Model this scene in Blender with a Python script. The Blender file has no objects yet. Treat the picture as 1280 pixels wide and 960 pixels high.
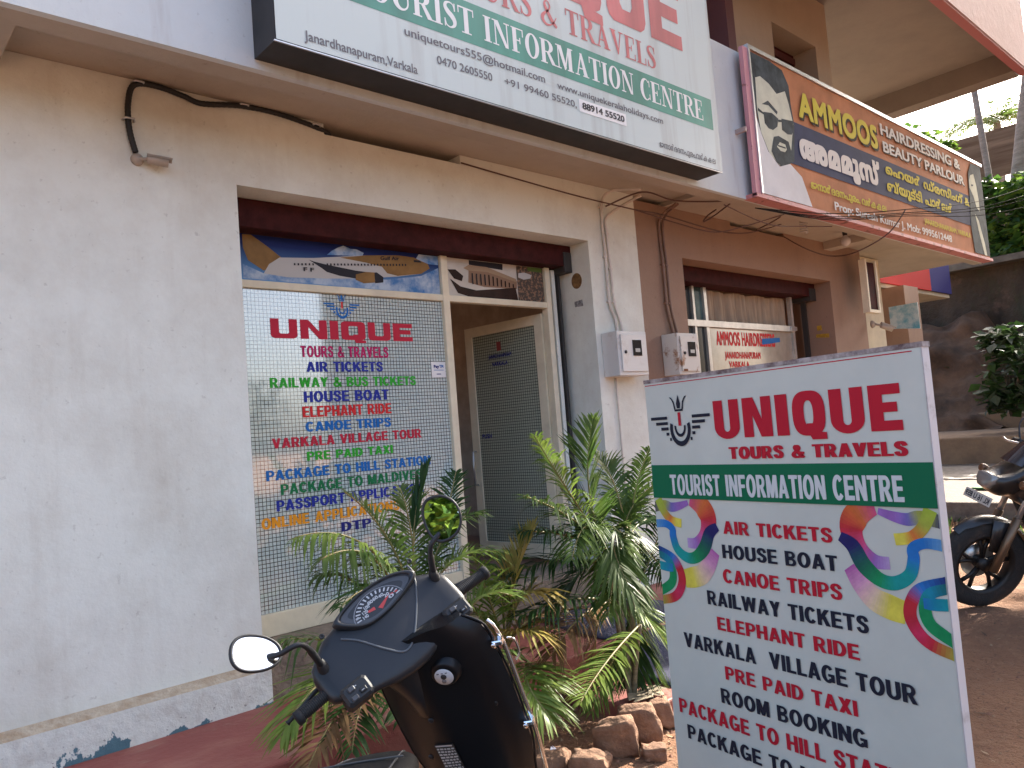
import bpy, math, random
import numpy as np
from mathutils import Vector, Matrix, noise

random.seed(7)
R = math.radians
SC = bpy.context.scene
COL = SC.collection

# ------------------------------------------------------------------ camera
F_PX, CAM_Z = 974.5, 1.7
YAW, PITCH, ROLL = R(47.62), R(3.519), R(-4.4755)
fw = Vector((math.cos(YAW) * math.cos(PITCH), math.sin(YAW) * math.cos(PITCH), math.sin(PITCH)))
r0 = Vector((math.sin(YAW), -math.cos(YAW), 0))
u0 = r0.cross(fw)
rt = (r0 * math.cos(ROLL) + u0 * math.sin(ROLL)).normalized()
up = rt.cross(fw).normalized()
EYE = Vector((0, 0, CAM_Z))
cd = bpy.data.cameras.new('camera')
cam = bpy.data.objects.new('camera', cd)
COL.objects.link(cam)
cd.sensor_fit = 'HORIZONTAL'
cd.sensor_width = 36
cd.lens = F_PX / 1280 * 36
cd.clip_start, cd.clip_end = 0.05, 500
m4 = Matrix((rt, up, -fw)).transposed().to_4x4()
m4.translation = EYE
cam.matrix_world = m4
SC.camera = cam

# ------------------------------------------------------------------ light
SUN_AZ, SUN_EL = -1.0, 35.0           # direction towards the sun, azimuth from +X
w = bpy.data.worlds.new('World')
SC.world = w
w.use_nodes = True
nt = w.node_tree
bg = nt.nodes['Background']
sky = nt.nodes.new('ShaderNodeTexSky')
sky.sky_type = 'NISHITA'
sky.sun_disc = False
sky.sun_elevation = R(SUN_EL)
sky.sun_rotation = R(90 - SUN_AZ)
sky.air_density = 0.8
sky.dust_density = 5.0
sky.ozone_density = 1.0
nt.links.new(sky.outputs[0], bg.inputs[0])
bg.inputs[1].default_value = 0.13
sd = bpy.data.lights.new('sun', 'SUN')
sd.energy = 3.6
sd.angle = R(0.6)
sd.color = (1.0, 0.93, 0.82)
sun = bpy.data.objects.new('sun', sd)
COL.objects.link(sun)
sdir = Vector((math.cos(R(SUN_EL)) * math.cos(R(SUN_AZ)), math.cos(R(SUN_EL)) * math.sin(R(SUN_AZ)), math.sin(R(SUN_EL))))
sun.rotation_euler = sdir.to_track_quat('Z', 'Y').to_euler()
SC.view_settings.view_transform = 'Standard'
SC.view_settings.look = 'None'
SC.view_settings.gamma = 1
SC.view_settings.use_curve_mapping = False
SC.view_settings.exposure = 2.25
SC.render.engine = 'CYCLES'
SC.cycles.max_bounces = 8
SC.cycles.transparent_max_bounces = 12


# ------------------------------------------------------------------ helpers
def ray(px, py):
    return fw * F_PX + rt * (px - 640) - up * (py - 480)


def atY(px, py, Y):
    d = ray(px, py)
    return EYE + d * (Y / d.y)


def atX(px, py, X):
    d = ray(px, py)
    return EYE + d * (X / d.x)


def atZ(px, py, Z):
    d = ray(px, py)
    return EYE + d * ((Z - CAM_Z) / d.z)


def atD(px, py, D):
    """point at depth D along the viewing axis"""
    d = ray(px, py)
    return EYE + d * (D / F_PX)


def smooth(a, b, x):
    t = min(1, max(0, (x - a) / (b - a)))
    return t * t * (3 - 2 * t)


def gz(x, y):
    """height of the ground"""
    z = 0.10 + 0.22 * smooth(3.6, 5.6, x) + 0.12 * smooth(8, 12.5, x)
    z += 0.03 * noise.noise(Vector((x * .8, y * .8, 0))) + 0.012 * noise.noise(Vector((x * 4, y * 4, 3)))
    return z


MATS = {}


def srgb(r, g, b):
    f = lambda c: (c / 255 / 12.92) if c / 255 <= .04045 else ((c / 255 + .055) / 1.055) ** 2.4
    return (f(r), f(g), f(b))


def mat(name, col, rough=0.6, metal=0.0, var=0.0, vscale=6.0, bump=0.0, bscale=60.0, spec=0.5, col2=None, coat=0.0, transl=0.0, stretch=(1, 1, 1), vlow=.35, vhigh=.65):
    if name in MATS:
        return MATS[name]
    m = bpy.data.materials.new(name)
    MATS[name] = m
    m.use_nodes = True
    n, l = m.node_tree.nodes, m.node_tree.links
    b = n['Principled BSDF']
    b.inputs['Base Color'].default_value = (*col, 1)
    b.inputs['Roughness'].default_value = rough
    b.inputs['Metallic'].default_value = metal
    b.inputs['Specular IOR Level'].default_value = spec
    b.inputs['Coat Weight'].default_value = coat
    geo = n.new('ShaderNodeNewGeometry')
    mp = n.new('ShaderNodeMapping')
    mp.inputs['Scale'].default_value = stretch
    l.new(geo.outputs['Position'], mp.inputs['Vector'])
    if var > 0 or col2:
        tx = n.new('ShaderNodeTexNoise')
        tx.inputs['Scale'].default_value = vscale
        tx.inputs['Detail'].default_value = 8
        tx.inputs['Roughness'].default_value = .65
        l.new(mp.outputs[0], tx.inputs['Vector'])
        mr = n.new('ShaderNodeMapRange')
        mr.inputs[1].default_value, mr.inputs[2].default_value = vlow, vhigh
        l.new(tx.outputs[0], mr.inputs[0])
        mx = n.new('ShaderNodeMix')
        mx.data_type = 'RGBA'
        c2 = col2 if col2 else tuple(c * (1 - var) for c in col)
        c1 = col if col2 else tuple(min(1, c * (1 + var * .5)) for c in col)
        mx.inputs[6].default_value = (*c1, 1)
        mx.inputs[7].default_value = (*c2, 1)
        l.new(mr.outputs[0], mx.inputs[0])
        l.new(mx.outputs[2], b.inputs['Base Color'])
    if bump > 0:
        t2 = n.new('ShaderNodeTexNoise')
        t2.inputs['Scale'].default_value = bscale
        t2.inputs['Detail'].default_value = 6
        l.new(mp.outputs[0], t2.inputs['Vector'])
        bp = n.new('ShaderNodeBump')
        bp.inputs['Strength'].default_value = bump
        bp.inputs['Distance'].default_value = .02
        l.new(t2.outputs[0], bp.inputs['Height'])
        l.new(bp.outputs[0], b.inputs['Normal'])
    if transl > 0:
        tr = n.new('ShaderNodeBsdfTranslucent')
        ms = n.new('ShaderNodeMixShader')
        ms.inputs[0].default_value = transl
        src = b.inputs['Base Color'].links[0].from_socket if b.inputs['Base Color'].links else None
        if src:
            l.new(src, tr.inputs[0])
        else:
            tr.inputs[0].default_value = (*col, 1)
        l.new(b.outputs[0], ms.inputs[1])
        l.new(tr.outputs[0], ms.inputs[2])
        l.new(ms.outputs[0], n['Material Output'].inputs[0])
    return m


class NB:
    """small node-graph builder on top of a mat()"""
    def __init__(s, m):
        s.m, s.n, s.l = m, m.node_tree.nodes, m.node_tree.links
        s.b = s.n['Principled BSDF']
        s.pos = s.n.new('ShaderNodeNewGeometry').outputs['Position']

    def noise(s, scale, stretch=(1, 1, 1), detail=8, rough=.6, off=(0, 0, 0)):
        mp = s.n.new('ShaderNodeMapping')
        mp.inputs['Scale'].default_value = stretch
        mp.inputs['Location'].default_value = off
        s.l.new(s.pos, mp.inputs['Vector'])
        t = s.n.new('ShaderNodeTexNoise')
        t.inputs['Scale'].default_value = scale
        t.inputs['Detail'].default_value = detail
        t.inputs['Roughness'].default_value = rough
        s.l.new(mp.outputs[0], t.inputs['Vector'])
        return t.outputs[0]

    def rng(s, v, a, b, c=0.0, d=1.0):
        mr = s.n.new('ShaderNodeMapRange')
        for i, x in enumerate((a, b, c, d)):
            mr.inputs[i + 1].default_value = x
        s.l.new(v, mr.inputs[0])
        return mr.outputs[0]

    def math(s, op, a, b=None):
        q = s.n.new('ShaderNodeMath')
        q.operation = op
        for i, x in enumerate((a, b)):
            if x is None:
                continue
            if isinstance(x, (int, float)):
                q.inputs[i].default_value = x
            else:
                s.l.new(x, q.inputs[i])
        return q.outputs[0]

    def mix(s, fac, a, b):
        mx = s.n.new('ShaderNodeMix')
        mx.data_type = 'RGBA'
        for i, x in ((6, a), (7, b)):
            if isinstance(x, tuple):
                mx.inputs[i].default_value = (*x, 1)
            else:
                s.l.new(x, mx.inputs[i])
        if isinstance(fac, (int, float)):
            mx.inputs[0].default_value = fac
        else:
            s.l.new(fac, mx.inputs[0])
        return mx.outputs[2]

    def xyz(s):
        q = s.n.new('ShaderNodeSeparateXYZ')
        s.l.new(s.pos, q.inputs[0])
        return q.outputs

    def color(s, c):
        s.l.new(c, s.b.inputs['Base Color'])

    def bump(s, h, strength=.3, dist=.02):
        bp = s.n.new('ShaderNodeBump')
        bp.inputs['Strength'].default_value = strength
        bp.inputs['Distance'].default_value = dist
        s.l.new(h, bp.inputs['Height'])
        s.l.new(bp.outputs[0], s.b.inputs['Normal'])


_txt = {}


def glyphs(s, space=1.0):
    key = (s, space)
    if key in _txt:
        return _txt[key]
    c = bpy.data.curves.new('t', 'FONT')
    c.body = s
    c.space_character = space
    c.resolution_u = 4
    o = bpy.data.objects.new('t', c)
    COL.objects.link(o)
    dg = bpy.context.evaluated_depsgraph_get()
    ev = o.evaluated_get(dg)
    me = ev.to_mesh()
    vs = [(v.co.x, v.co.y) for v in me.vertices]
    fs = [tuple(p.vertices) for p in me.polygons]
    ev.to_mesh_clear()
    bpy.data.objects.remove(o)
    bpy.data.curves.remove(c)
    _txt[key] = (vs, fs)
    return _txt[key]


class MB:
    """collects shapes in world coordinates; build() links them as ONE mesh object"""
    def __init__(s):
        s.v, s.f, s.m, s.sm, s.mats = [], [], [], [], []

    def mi(s, m):
        if m not in s.mats:
            s.mats.append(m)
        return s.mats.index(m)

    def add(s, vs, fs, m, sm=False):
        k = len(s.v)
        s.v += [tuple(x) for x in vs]
        i = s.mi(m)
        for f in fs:
            s.f.append(tuple(q + k for q in f))
            s.m.append(i)
            s.sm.append(sm)

    def box(s, x0, x1, y0, y1, z0, z1, m):
        vs = [(x, y, z) for z in (z0, z1) for y in (y0, y1) for x in (x0, x1)]
        s.add(vs, [(0, 2, 3, 1), (4, 5, 7, 6), (0, 1, 5, 4), (2, 6, 7, 3), (0, 4, 6, 2), (1, 3, 7, 5)], m)

    def obox(s, o, ax, ay, az, m):
        """box from corner o spanned by three vectors"""
        o, ax, ay, az = Vector(o), Vector(ax), Vector(ay), Vector(az)
        vs = [o + ax * i + ay * j + az * k for k in (0, 1) for j in (0, 1) for i in (0, 1)]
        fs = [(0, 2, 3, 1), (4, 5, 7, 6), (0, 1, 5, 4), (2, 6, 7, 3), (0, 4, 6, 2), (1, 3, 7, 5)]
        if ax.cross(ay).dot(az) < 0:
            fs = [f[::-1] for f in fs]
        s.add(vs, fs, m)

    def cbox(s, c, ax, ay, az, m, bev=0.0):
        """box centred on c, half extents as vectors, optionally chamfered along az edges"""
        c, ax, ay, az = Vector(c), Vector(ax), Vector(ay), Vector(az)
        if bev <= 0:
            s.obox(c - ax - ay - az, ax * 2, ay * 2, az * 2, m)
            return
        la, lb, lc = ax.length, ay.length, az.length
        a, b, d = ax / la, ay / lb, az / lc
        ring = []
        for sx, sy in ((1, 1), (-1, 1), (-1, -1), (1, -1)):
            p = [(sx * la, sy * (lb - bev)), (sx * (la - bev), sy * lb)]
            if sx * sy < 0:
                p = p[::-1]
            ring += p
        lay = [(-lc, bev), (-lc + bev, 0), (lc - bev, 0), (lc, bev)]
        vs = []
        for z, ins in lay:
            for x, y in ring:
                k1 = (la - ins) / la
                k2 = (lb - ins) / lb
                vs.append(c + a * x * k1 + b * y * k2 + d * z)
        fs = [tuple(range(7, -1, -1)), tuple(range(24, 32))]
        for i in range(3):
            for j in range(8):
                fs.append((i * 8 + j, i * 8 + (j + 1) % 8, i * 8 + 8 + (j + 1) % 8, i * 8 + 8 + j))
        if ax.cross(ay).dot(az) < 0:
            fs = [f[::-1] for f in fs]
        s.add(vs, fs, m)

    def tube(s, pts, rad, m, seg=8, cap=True, closed=False):
        pts = [Vector(p) for p in pts]
        n = len(pts)
        rr = rad if isinstance(rad, (list, tuple)) else [rad] * n
        vs, fs = [], []
        ref = None
        for i, p in enumerate(pts):
            if closed:
                t = pts[(i + 1) % n] - pts[i - 1]
            else:
                t = pts[min(i + 1, n - 1)] - pts[max(i - 1, 0)]
            t.normalize()
            if ref is None:
                ref = t.orthogonal().normalized()
            ref = (ref - t * ref.dot(t))
            if ref.length < 1e-6:
                ref = t.orthogonal()
            ref.normalize()
            b = t.cross(ref)
            for k in range(seg):
                a = 2 * math.pi * k / seg
                vs.append(p + (ref * math.cos(a) + b * math.sin(a)) * rr[i])
        for i in range(n if closed else n - 1):
            j = (i + 1) % n
            for k in range(seg):
                k2 = (k + 1) % seg
                fs.append((i * seg + k, i * seg + k2, j * seg + k2, j * seg + k))
        if cap and not closed:
            fs.append(tuple(range(seg - 1, -1, -1)))
            fs.append(tuple((n - 1) * seg + k for k in range(seg)))
        s.add(vs, fs, m, True)

    def lathe(s, c, axis, prof, m, seg=24, ref=None):
        """prof: (distance along axis, radius)"""
        c, axis = Vector(c), Vector(axis).normalized()
        a = axis.orthogonal().normalized()
        b = axis.cross(a)
        vs, fs = [], []
        for h, r in prof:
            for k in range(seg):
                t = 2 * math.pi * k / seg
                vs.append(c + axis * h + (a * math.cos(t) + b * math.sin(t)) * r)
        for i in range(len(prof) - 1):
            for k in range(seg):
                k2 = (k + 1) % seg
                fs.append((i * seg + k, i * seg + k2, (i + 1) * seg + k2, (i + 1) * seg + k))
        s.add(vs, fs, m, True)

    def loft(s, rings, m, closed=True, caps=True, sm=True):
        n = len(rings[0])
        vs = [p for r_ in rings for p in r_]
        fs = []
        for i in range(len(rings) - 1):
            for k in range(n if closed else n - 1):
                k2 = (k + 1) % n
                fs.append((i * n + k, i * n + k2, (i + 1) * n + k2, (i + 1) * n + k))
        if caps and closed:
            fs.append(tuple(range(n - 1, -1, -1)))
            fs.append(tuple((len(rings) - 1) * n + k for k in range(n)))
        s.add(vs, fs, m, sm)

    # flat work on a sign plane -------------------------------------------------
    def poly(s, fr, pts, h, m):
        s.add([fr(u, v, h) for u, v in pts], [tuple(range(len(pts)))], m)

    def slab(s, fr, pts, h0, h1, m, m2=None):
        n = len(pts)
        s.add([fr(u, v, h1) for u, v in pts], [tuple(range(n))], m)
        vs = [fr(u, v, h0) for u, v in pts] + [fr(u, v, h1) for u, v in pts]
        s.add(vs, [tuple(range(n - 1, -1, -1))] + [(i, (i + 1) % n, n + (i + 1) % n, n + i) for i in range(n)], m2 or m)

    def rect(s, fr, u0_, u1_, v0, v1, h, m):
        s.poly(fr, [(u0_, v0), (u1_, v0), (u1_, v1), (u0_, v1)], h, m)

    def text(s, body, fr, u0_, u1_, v0, v1, h, m, bold=(0, 0), fit='cap', skew=0.0, vmap=None):
        vs, fs = glyphs(body, 1.0 + 1.9 * bold[0] if bold[0] > .03 else 1.0)
        xs = [p[0] for p in vs]
        ys = [p[1] for p in vs]
        xa, xb = min(xs) - bold[0], max(xs) + bold[0]
        if fit == 'cap':
            hv = [p[1] for p in glyphs('H')[0]]
            ya, yb = min(hv) - bold[1], max(hv) + bold[1]
        else:
            ya, yb = min(ys) - bold[1], max(ys) + bold[1]
        sh = [(0, 0)]
        if bold[0] or bold[1]:
            sh = [(i * bold[0], j * bold[1]) for i in (-1, -.33, .33, 1) for j in (-1, 0, 1)]
        for k, (dx, dy) in enumerate(sh):
            out = []
            for x, y in vs:
                a = (x + dx - xa) / (xb - xa)
                b = (y + dy - ya) / (yb - ya)
                out.append(fr(u0_ + (u1_ - u0_) * a, v0 + (v1 - v0) * b + skew * a, h + k * .00006))
            s.add(out, fs, m)

    def build(s, name, parent=None, bevel=0.0, sub=0):
        me = bpy.data.meshes.new(name)
        off = Vector((0, 0, 0))
        if parent is not None:
            root = parent
            while root.parent:
                root = root.parent
            off = Vector(root.location)
        me.from_pydata([(x - off.x, y - off.y, z - off.z) for x, y, z in s.v], [], s.f)
        for q in s.mats:
            me.materials.append(q)
        me.polygons.foreach_set('material_index', s.m)
        me.polygons.foreach_set('use_smooth', s.sm)
        me.update()
        o = bpy.data.objects.new(name, me)
        COL.objects.link(o)
        if parent is not None:
            o.parent = parent
        if bevel:
            b = o.modifiers.new('b', 'BEVEL')
            b.width = bevel
            b.segments = 2
            b.limit_method = 'ANGLE'
        if sub:
            b = o.modifiers.new('s', 'SUBSURF')
            b.levels = b.render_levels = sub
        return o


def tag(o, label=None, cat=None, group=None, kind=None):
    if label:
        o['label'] = label
    if cat:
        o['category'] = cat
    if group:
        o['group'] = group
    if kind:
        o['kind'] = kind
    return o


def thing(name, loc, label, cat, group=None):
    o = bpy.data.objects.new(name, None)
    COL.objects.link(o)
    o.location = loc
    o.empty_display_size = .1
    return tag(o, label, cat, group)


def frameY(Y):
    """front-facing plane parallel to the shop fronts; u = x, v = z, h towards the road"""
    return lambda u, v, h: Vector((u, Y - h, v))


def bez(a, b, c, n):
    a, b, c = Vector(a), Vector(b), Vector(c)
    return [a * (1 - t) ** 2 + b * 2 * t * (1 - t) + c * t * t for t in [i / (n - 1) for i in range(n)]]


def catmull(pts, n=6, closed=False):
    p = [Vector(q) for q in pts]
    out = []
    L = len(p)
    for i in range(L if closed else L - 1):
        a = p[(i - 1) % L] if closed or i > 0 else p[0]
        b, c = p[i], p[(i + 1) % L]
        d = p[(i + 2) % L] if closed or i + 2 < L else p[-1]
        for k in range(n):
            t = k / n
            out.append(.5 * ((2 * b) + (c - a) * t + (2 * a - 5 * b + 4 * c - d) * t * t + (3 * b - a - 3 * c + d) * t ** 3))
    if not closed:
        out.append(p[-1])
    return out


# ------------------------------------------------------------------ materials
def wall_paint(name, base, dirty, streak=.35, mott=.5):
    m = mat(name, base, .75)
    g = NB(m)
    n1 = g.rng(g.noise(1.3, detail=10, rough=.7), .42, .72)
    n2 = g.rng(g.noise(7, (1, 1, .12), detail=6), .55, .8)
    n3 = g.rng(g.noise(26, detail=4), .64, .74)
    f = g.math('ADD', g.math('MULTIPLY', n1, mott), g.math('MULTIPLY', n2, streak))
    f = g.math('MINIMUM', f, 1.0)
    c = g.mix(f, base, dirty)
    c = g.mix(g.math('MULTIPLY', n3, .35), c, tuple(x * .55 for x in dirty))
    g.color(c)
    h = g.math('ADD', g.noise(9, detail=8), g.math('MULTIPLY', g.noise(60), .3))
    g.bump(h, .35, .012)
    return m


WHITE = wall_paint('white_wall_paint', (.745, .775, .715), (.53, .51, .44), .35, .75)
PILLAR = WHITE
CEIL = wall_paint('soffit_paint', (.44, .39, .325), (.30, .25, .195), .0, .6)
BROWN = wall_paint('brown_wall_paint', (.30, .192, .135), (.225, .14, .097), .35, .6)
UPPER = wall_paint('beige_wall_paint', (.37, .285, .205), (.28, .215, .155), .3, .5)
PINK = wall_paint('pink_paint', (.60, .40, .42), (.46, .32, .33), .5, .4)
FASCIA = wall_paint('white_fascia_paint', (.60, .655, .665), (.43, .43, .42), .9, .25)
CONC = mat('concrete_step', (.235, .185, .14), .9, col2=(.15, .115, .088), vscale=9, bump=.5, bscale=40)
MAROON = mat('maroon_paint', (.050, .010, .010), .7, var=.4, vscale=12, spec=.15)
DARK = mat('dark_gap', (.012, .011, .010), .9)
CREAM = mat('cream_frame_paint', (.74, .67, .50), .45, var=.12, vscale=5)
ALU = mat('aluminium', (.62, .60, .56), .4, .6, var=.2)
BLACKP = mat('black_plastic', (.018, .019, .021), .5)
IRON = mat('dark_iron', (.03, .028, .027), .6)
INTER = mat('interior_wall', (.36, .29, .22), .8, var=.2)
STEEL = mat('grey_steel', (.6, .6, .6), .35, .8)

# red oxide floor with wear
RED = mat('red_oxide_floor', (.24, .06, .05), .6)
g = NB(RED)
c = g.mix(g.rng(g.noise(2.2, (1, 2, 1)), .45, .7), (.22, .055, .045), (.30, .12, .09))
c = g.mix(g.math('MULTIPLY', g.rng(g.noise(5, (.6, 1.6, 1), off=(4, 0, 0)), .58, .72), .55), c, (.30, .25, .17))
g.color(c)
g.bump(g.noise(30), .25)

# plinth with blue paint showing low down where the white has peeled
PLINTH = mat('peeling_plinth_paint', (.68, .68, .67), .75)
g = NB(PLINTH)
x, y, z = g.xyz()
low = g.rng(z, .34, .52, 1.0, 0.0)
pn = g.noise(5.5, (1, 1, .7), detail=5, off=(2.2, 0, 0))
peel = g.rng(g.math('ADD', pn, g.math('MULTIPLY', low, .33)), .845, .86)
c = g.mix(g.rng(g.noise(8), .5, .75), (.70, .725, .665), (.5, .48, .42))
c = g.mix(peel, c, (.08, .17, .21))
spk = g.rng(g.noise(38, detail=2), .66, .70)
c = g.mix(g.math('MULTIPLY', spk, g.rng(z, .36, .5, .9, 0)), c, (.12, .11, .10))
g.color(c)
g.bump(g.noise(25), .4)
LEDGE = mat('dusty_ledge', (.50, .43, .33), .9, col2=(.36, .27, .18), vscale=14, bump=.5, bscale=50)

# dirt
DIRT = mat('red_dirt', (.26, .14, .075), .95)
g = NB(DIRT)
c = g.mix(g.rng(g.noise(1.1, detail=9), .38, .66), (.29, .145, .075), (.18, .09, .05))
c = g.mix(g.rng(g.noise(14, detail=6), .52, .68), c, (.29, .155, .085))
c = g.mix(g.math('MULTIPLY', g.rng(g.noise(60, detail=3), .60, .66), .7), c, (.10, .055, .035))
g.color(c)
g.bump(g.math('ADD', g.noise(22, detail=10), g.math('MULTIPLY', g.noise(90), .4)), .9, .04)

# ------------------------------------------------------------------ ground
def axis(lo, hi, d0, d1, step):
    a = list(np.arange(d0, d1 + 1e-6, step))
    s_, v = step, d0
    left = []
    while v > lo:
        s_ *= 1.5
        v -= s_
        left.append(v)
    s_, v = step, a[-1]
    right = []
    while v < hi:
        s_ *= 1.5
        v += s_
        right.append(v)
    return left[::-1] + a + right


gxs, gys = axis(-120, 160, .5, 14, .06), axis(-120, 140, -.5, 5, .06)
vs = [(x, y, gz(x, y)) for y in gys for x in gxs]
nx = len(gxs)
fs = [(j * nx + i, j * nx + i + 1, (j + 1) * nx + i + 1, (j + 1) * nx + i) for j in range(len(gys) - 1) for i in range(nx - 1)]
b = MB()
b.add(vs, fs, DIRT, True)
tag(b.build('ground'), kind='structure')

# red veranda floor and the low red step by the door
b = MB()
b.box(-4, 9.9, 3.34, 4.19, -.1, .345, RED)
b.box(3.25, 5.6, 2.72, 3.338, -.1, .185, RED)
tag(b.build('veranda_floor', bevel=.012), kind='structure')

# ------------------------------------------------------------------ the shop building
bld = thing('shop_building', (4, 4.3, .1), 'two storey shop building with white left half and brown right half under a canopy', 'building')
Y0 = 4.2
b = MB()
b.box(-4, 1.84, Y0, 4.62, .545, 3.70, WHITE)            # left of the opening
b.box(1.84, 2.42, Y0, 4.62, 3.22, 3.70, WHITE)          # lintel with the dark slot cut in
b.box(2.42, 3.50, Y0, 4.62, 3.22, 3.632, WHITE)
b.box(3.50, 4.80, Y0, 4.62, 3.22, 3.70, WHITE)
b.box(4.80, 5.445, Y0, 4.62, .30, 3.70, WHITE)
b.build('wall', bld)
for q in ((2.42, 3.50, 3.634, 3.70), (7.0, 8.08, 3.617, 3.66)):
    b = MB()
    b.box(q[0], q[1], 4.45, 4.60, q[2], q[3], DARK)
    b.build('vent_slot', bld)
b = MB()
b.add([(-4, 4.13, .30), (1.85, 4.13, .30), (1.85, 4.13, .525), (-4, 4.13, .525)], [(0, 1, 2, 3)], PLINTH)
b.add([(-4, 4.13, .525), (1.85, 4.13, .525), (1.85, 4.2, .555), (-4, 4.2, .555)], [(0, 1, 2, 3)], LEDGE)
b.add([(1.85, 4.13, .30), (1.85, 4.2, .30), (1.85, 4.2, .555), (1.85, 4.13, .525)], [(0, 1, 2, 3)], PLINTH)
b.build('plinth', bld)
b = MB()
b.box(1.853, 4.798, 4.18, 4.62, .30, .60, CONC)
b.build('door_sill', bld)
# second shop front
b = MB()
b.box(5.447, 6.11, Y0 + .004, 4.62, .30, 3.66, BROWN)
b.box(6.11, 7.0, Y0 + .004, 4.62, 3.20, 3.66, BROWN)
b.box(7.0, 8.08, Y0 + .004, 4.62, 3.20, 3.615, BROWN)
b.box(8.08, 9.085, Y0 + .004, 4.62, 3.20, 3.66, BROWN)
b.box(9.085, 9.98, Y0 + .004, 4.62, .30, 3.66, BROWN)
b.box(9.86, 9.98, 4.62, 8.5, .30, 3.66, BROWN)
b.box(6.11, 9.085, Y0 + .02, 4.62, .3, .62, CONC)
b.build('brown_wall', bld)
# canopy: slab soffit, drip strip along the edge, cross beam at far left
b = MB()
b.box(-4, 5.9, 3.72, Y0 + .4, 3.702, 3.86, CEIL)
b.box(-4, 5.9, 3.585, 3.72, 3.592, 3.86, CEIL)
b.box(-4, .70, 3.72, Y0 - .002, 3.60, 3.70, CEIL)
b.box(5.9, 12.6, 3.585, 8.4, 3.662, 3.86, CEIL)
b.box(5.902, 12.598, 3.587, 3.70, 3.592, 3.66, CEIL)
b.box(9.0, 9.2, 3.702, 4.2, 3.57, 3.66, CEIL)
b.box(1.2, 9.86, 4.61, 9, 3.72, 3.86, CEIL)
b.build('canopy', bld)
b = MB()
b.box(-4, 12.52, 3.54, 3.583, 3.588, 4.96, FASCIA)
b.build('fascia', bld)
# upper storey
b = MB()
b.box(5.0, 7.89, 4.0, 4.35, 3.86, 6.56, UPPER)
b.box(7.89, 8.90, 4.0, 4.35, 3.86, 5.25, UPPER)
b.box(7.89, 8.90, 4.0, 4.35, 5.945, 6.56, UPPER)
b.box(8.90, 9.25, 4.0, 4.35, 3.86, 6.56, UPPER)
b.box(9.05, 9.25, 4.35, 8.4, 3.86, 6.56, UPPER)
b.build('upper_wall', bld)
b = MB()
b.box(7.88, 8.91, 4.28, 4.345, 5.2, 5.95, MAROON)
for k in range(6):
    b.box(7.95, 8.9, 4.262, 4.278, 5.27 + k * .11, 5.35 + k * .11, mat('maroon_shutter', (.085, .02, .02), .5))
b.build('window_shutter', bld)
b = MB()
b.box(6.62, 6.76, 3.80, 3.995, 3.86, 6.5, mat('maroon_post', (.10, .03, .03), .5))
b.build('post', bld)
b = MB()
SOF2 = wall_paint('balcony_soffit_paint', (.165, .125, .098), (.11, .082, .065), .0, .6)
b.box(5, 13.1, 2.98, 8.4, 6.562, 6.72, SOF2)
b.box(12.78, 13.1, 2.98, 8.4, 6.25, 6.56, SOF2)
b.build('roof_slab', bld)
b = MB()
b.box(4, 13.14, 2.86, 2.976, 6.30, 7.5, PINK)
b.box(4, 13.138, 2.868, 2.974, 6.262, 6.298, mat('pink_drip_edge', (.32, .10, .10), .7))
b.build('balcony_parapet', bld)
# rooms behind
b = MB()
b.box(1.2, 1.25, 4.62, 9, .3, 3.7, INTER)
b.box(5.44, 5.50, 4.62, 9, .3, 3.7, INTER)
b.box(1.25, 9.86, 8.9, 9, .3, 1.5, INTER)  # unseen gap left above this strip to let sky light into the rooms
b.box(1.25, 9.86, 8.9, 9, 2.7, 3.49, INTER)
b.box(1.25, 9.86, 4.62, 9, 3.5, 3.6, INTER)
b.box(1.25, 9.86, 4.62, 9, .55, .6, mat('room_floor', (.22, .12, .09), .5))
b.build('interior', bld)

# ---- film with a printed grid
FILM = mat('printed_grid_film', (.5, .6, .6), .05, spec=1.0)
g = NB(FILM)
x, y, z = g.xyz()
PITCHG = .0245


def gridline(v, off=0.0):
    q = g.math('FRACT', g.math('DIVIDE', g.math('ADD', v, off), PITCHG))
    return g.math('GREATER_THAN', g.math('ABSOLUTE', g.math('SUBTRACT', q, .5)), .418)


line = g.math('MAXIMUM', gridline(x), gridline(z))
fade = g.rng(g.noise(.9, off=(1, 0, 2)), .35, .7)
c = g.mix(fade, (.60, .68, .64), (.46, .60, .62))
c = g.mix(line, c, (.018, .03, .035))
g.color(c)
g.b.inputs['IOR'].default_value = 1.9

LET = {
    'crim': mat('crimson_letters', (.50, .02, .05), .55, spec=.2), 'mag': mat('magenta_letters', (.48, .015, .12), .55, spec=.2),
    'blue': mat('blue_letters', (.02, .035, .30), .55, spec=.2), 'green': mat('green_letters', (.03, .38, .03), .55, spec=.2),
    'red': mat('red_letters', (.62, .025, .03), .55, spec=.2), 'lblue': mat('sky_blue_letters', (.01, .14, .45), .55, spec=.2),
    'dgreen': mat('deep_green_letters', (.01, .17, .06), .55, spec=.2), 'orange': mat('orange_letters', (.78, .32, .02), .55, spec=.2),
    'navy': mat('navy_letters', (.02, .025, .18), .55, spec=.2), 'white': mat('white_letters', (.78, .78, .76), .4),
    'black': mat('black_letters', (.022, .024, .035), .4), 'yellow': mat('yellow_letters', (.70, .58, .05), .5),
}

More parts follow.
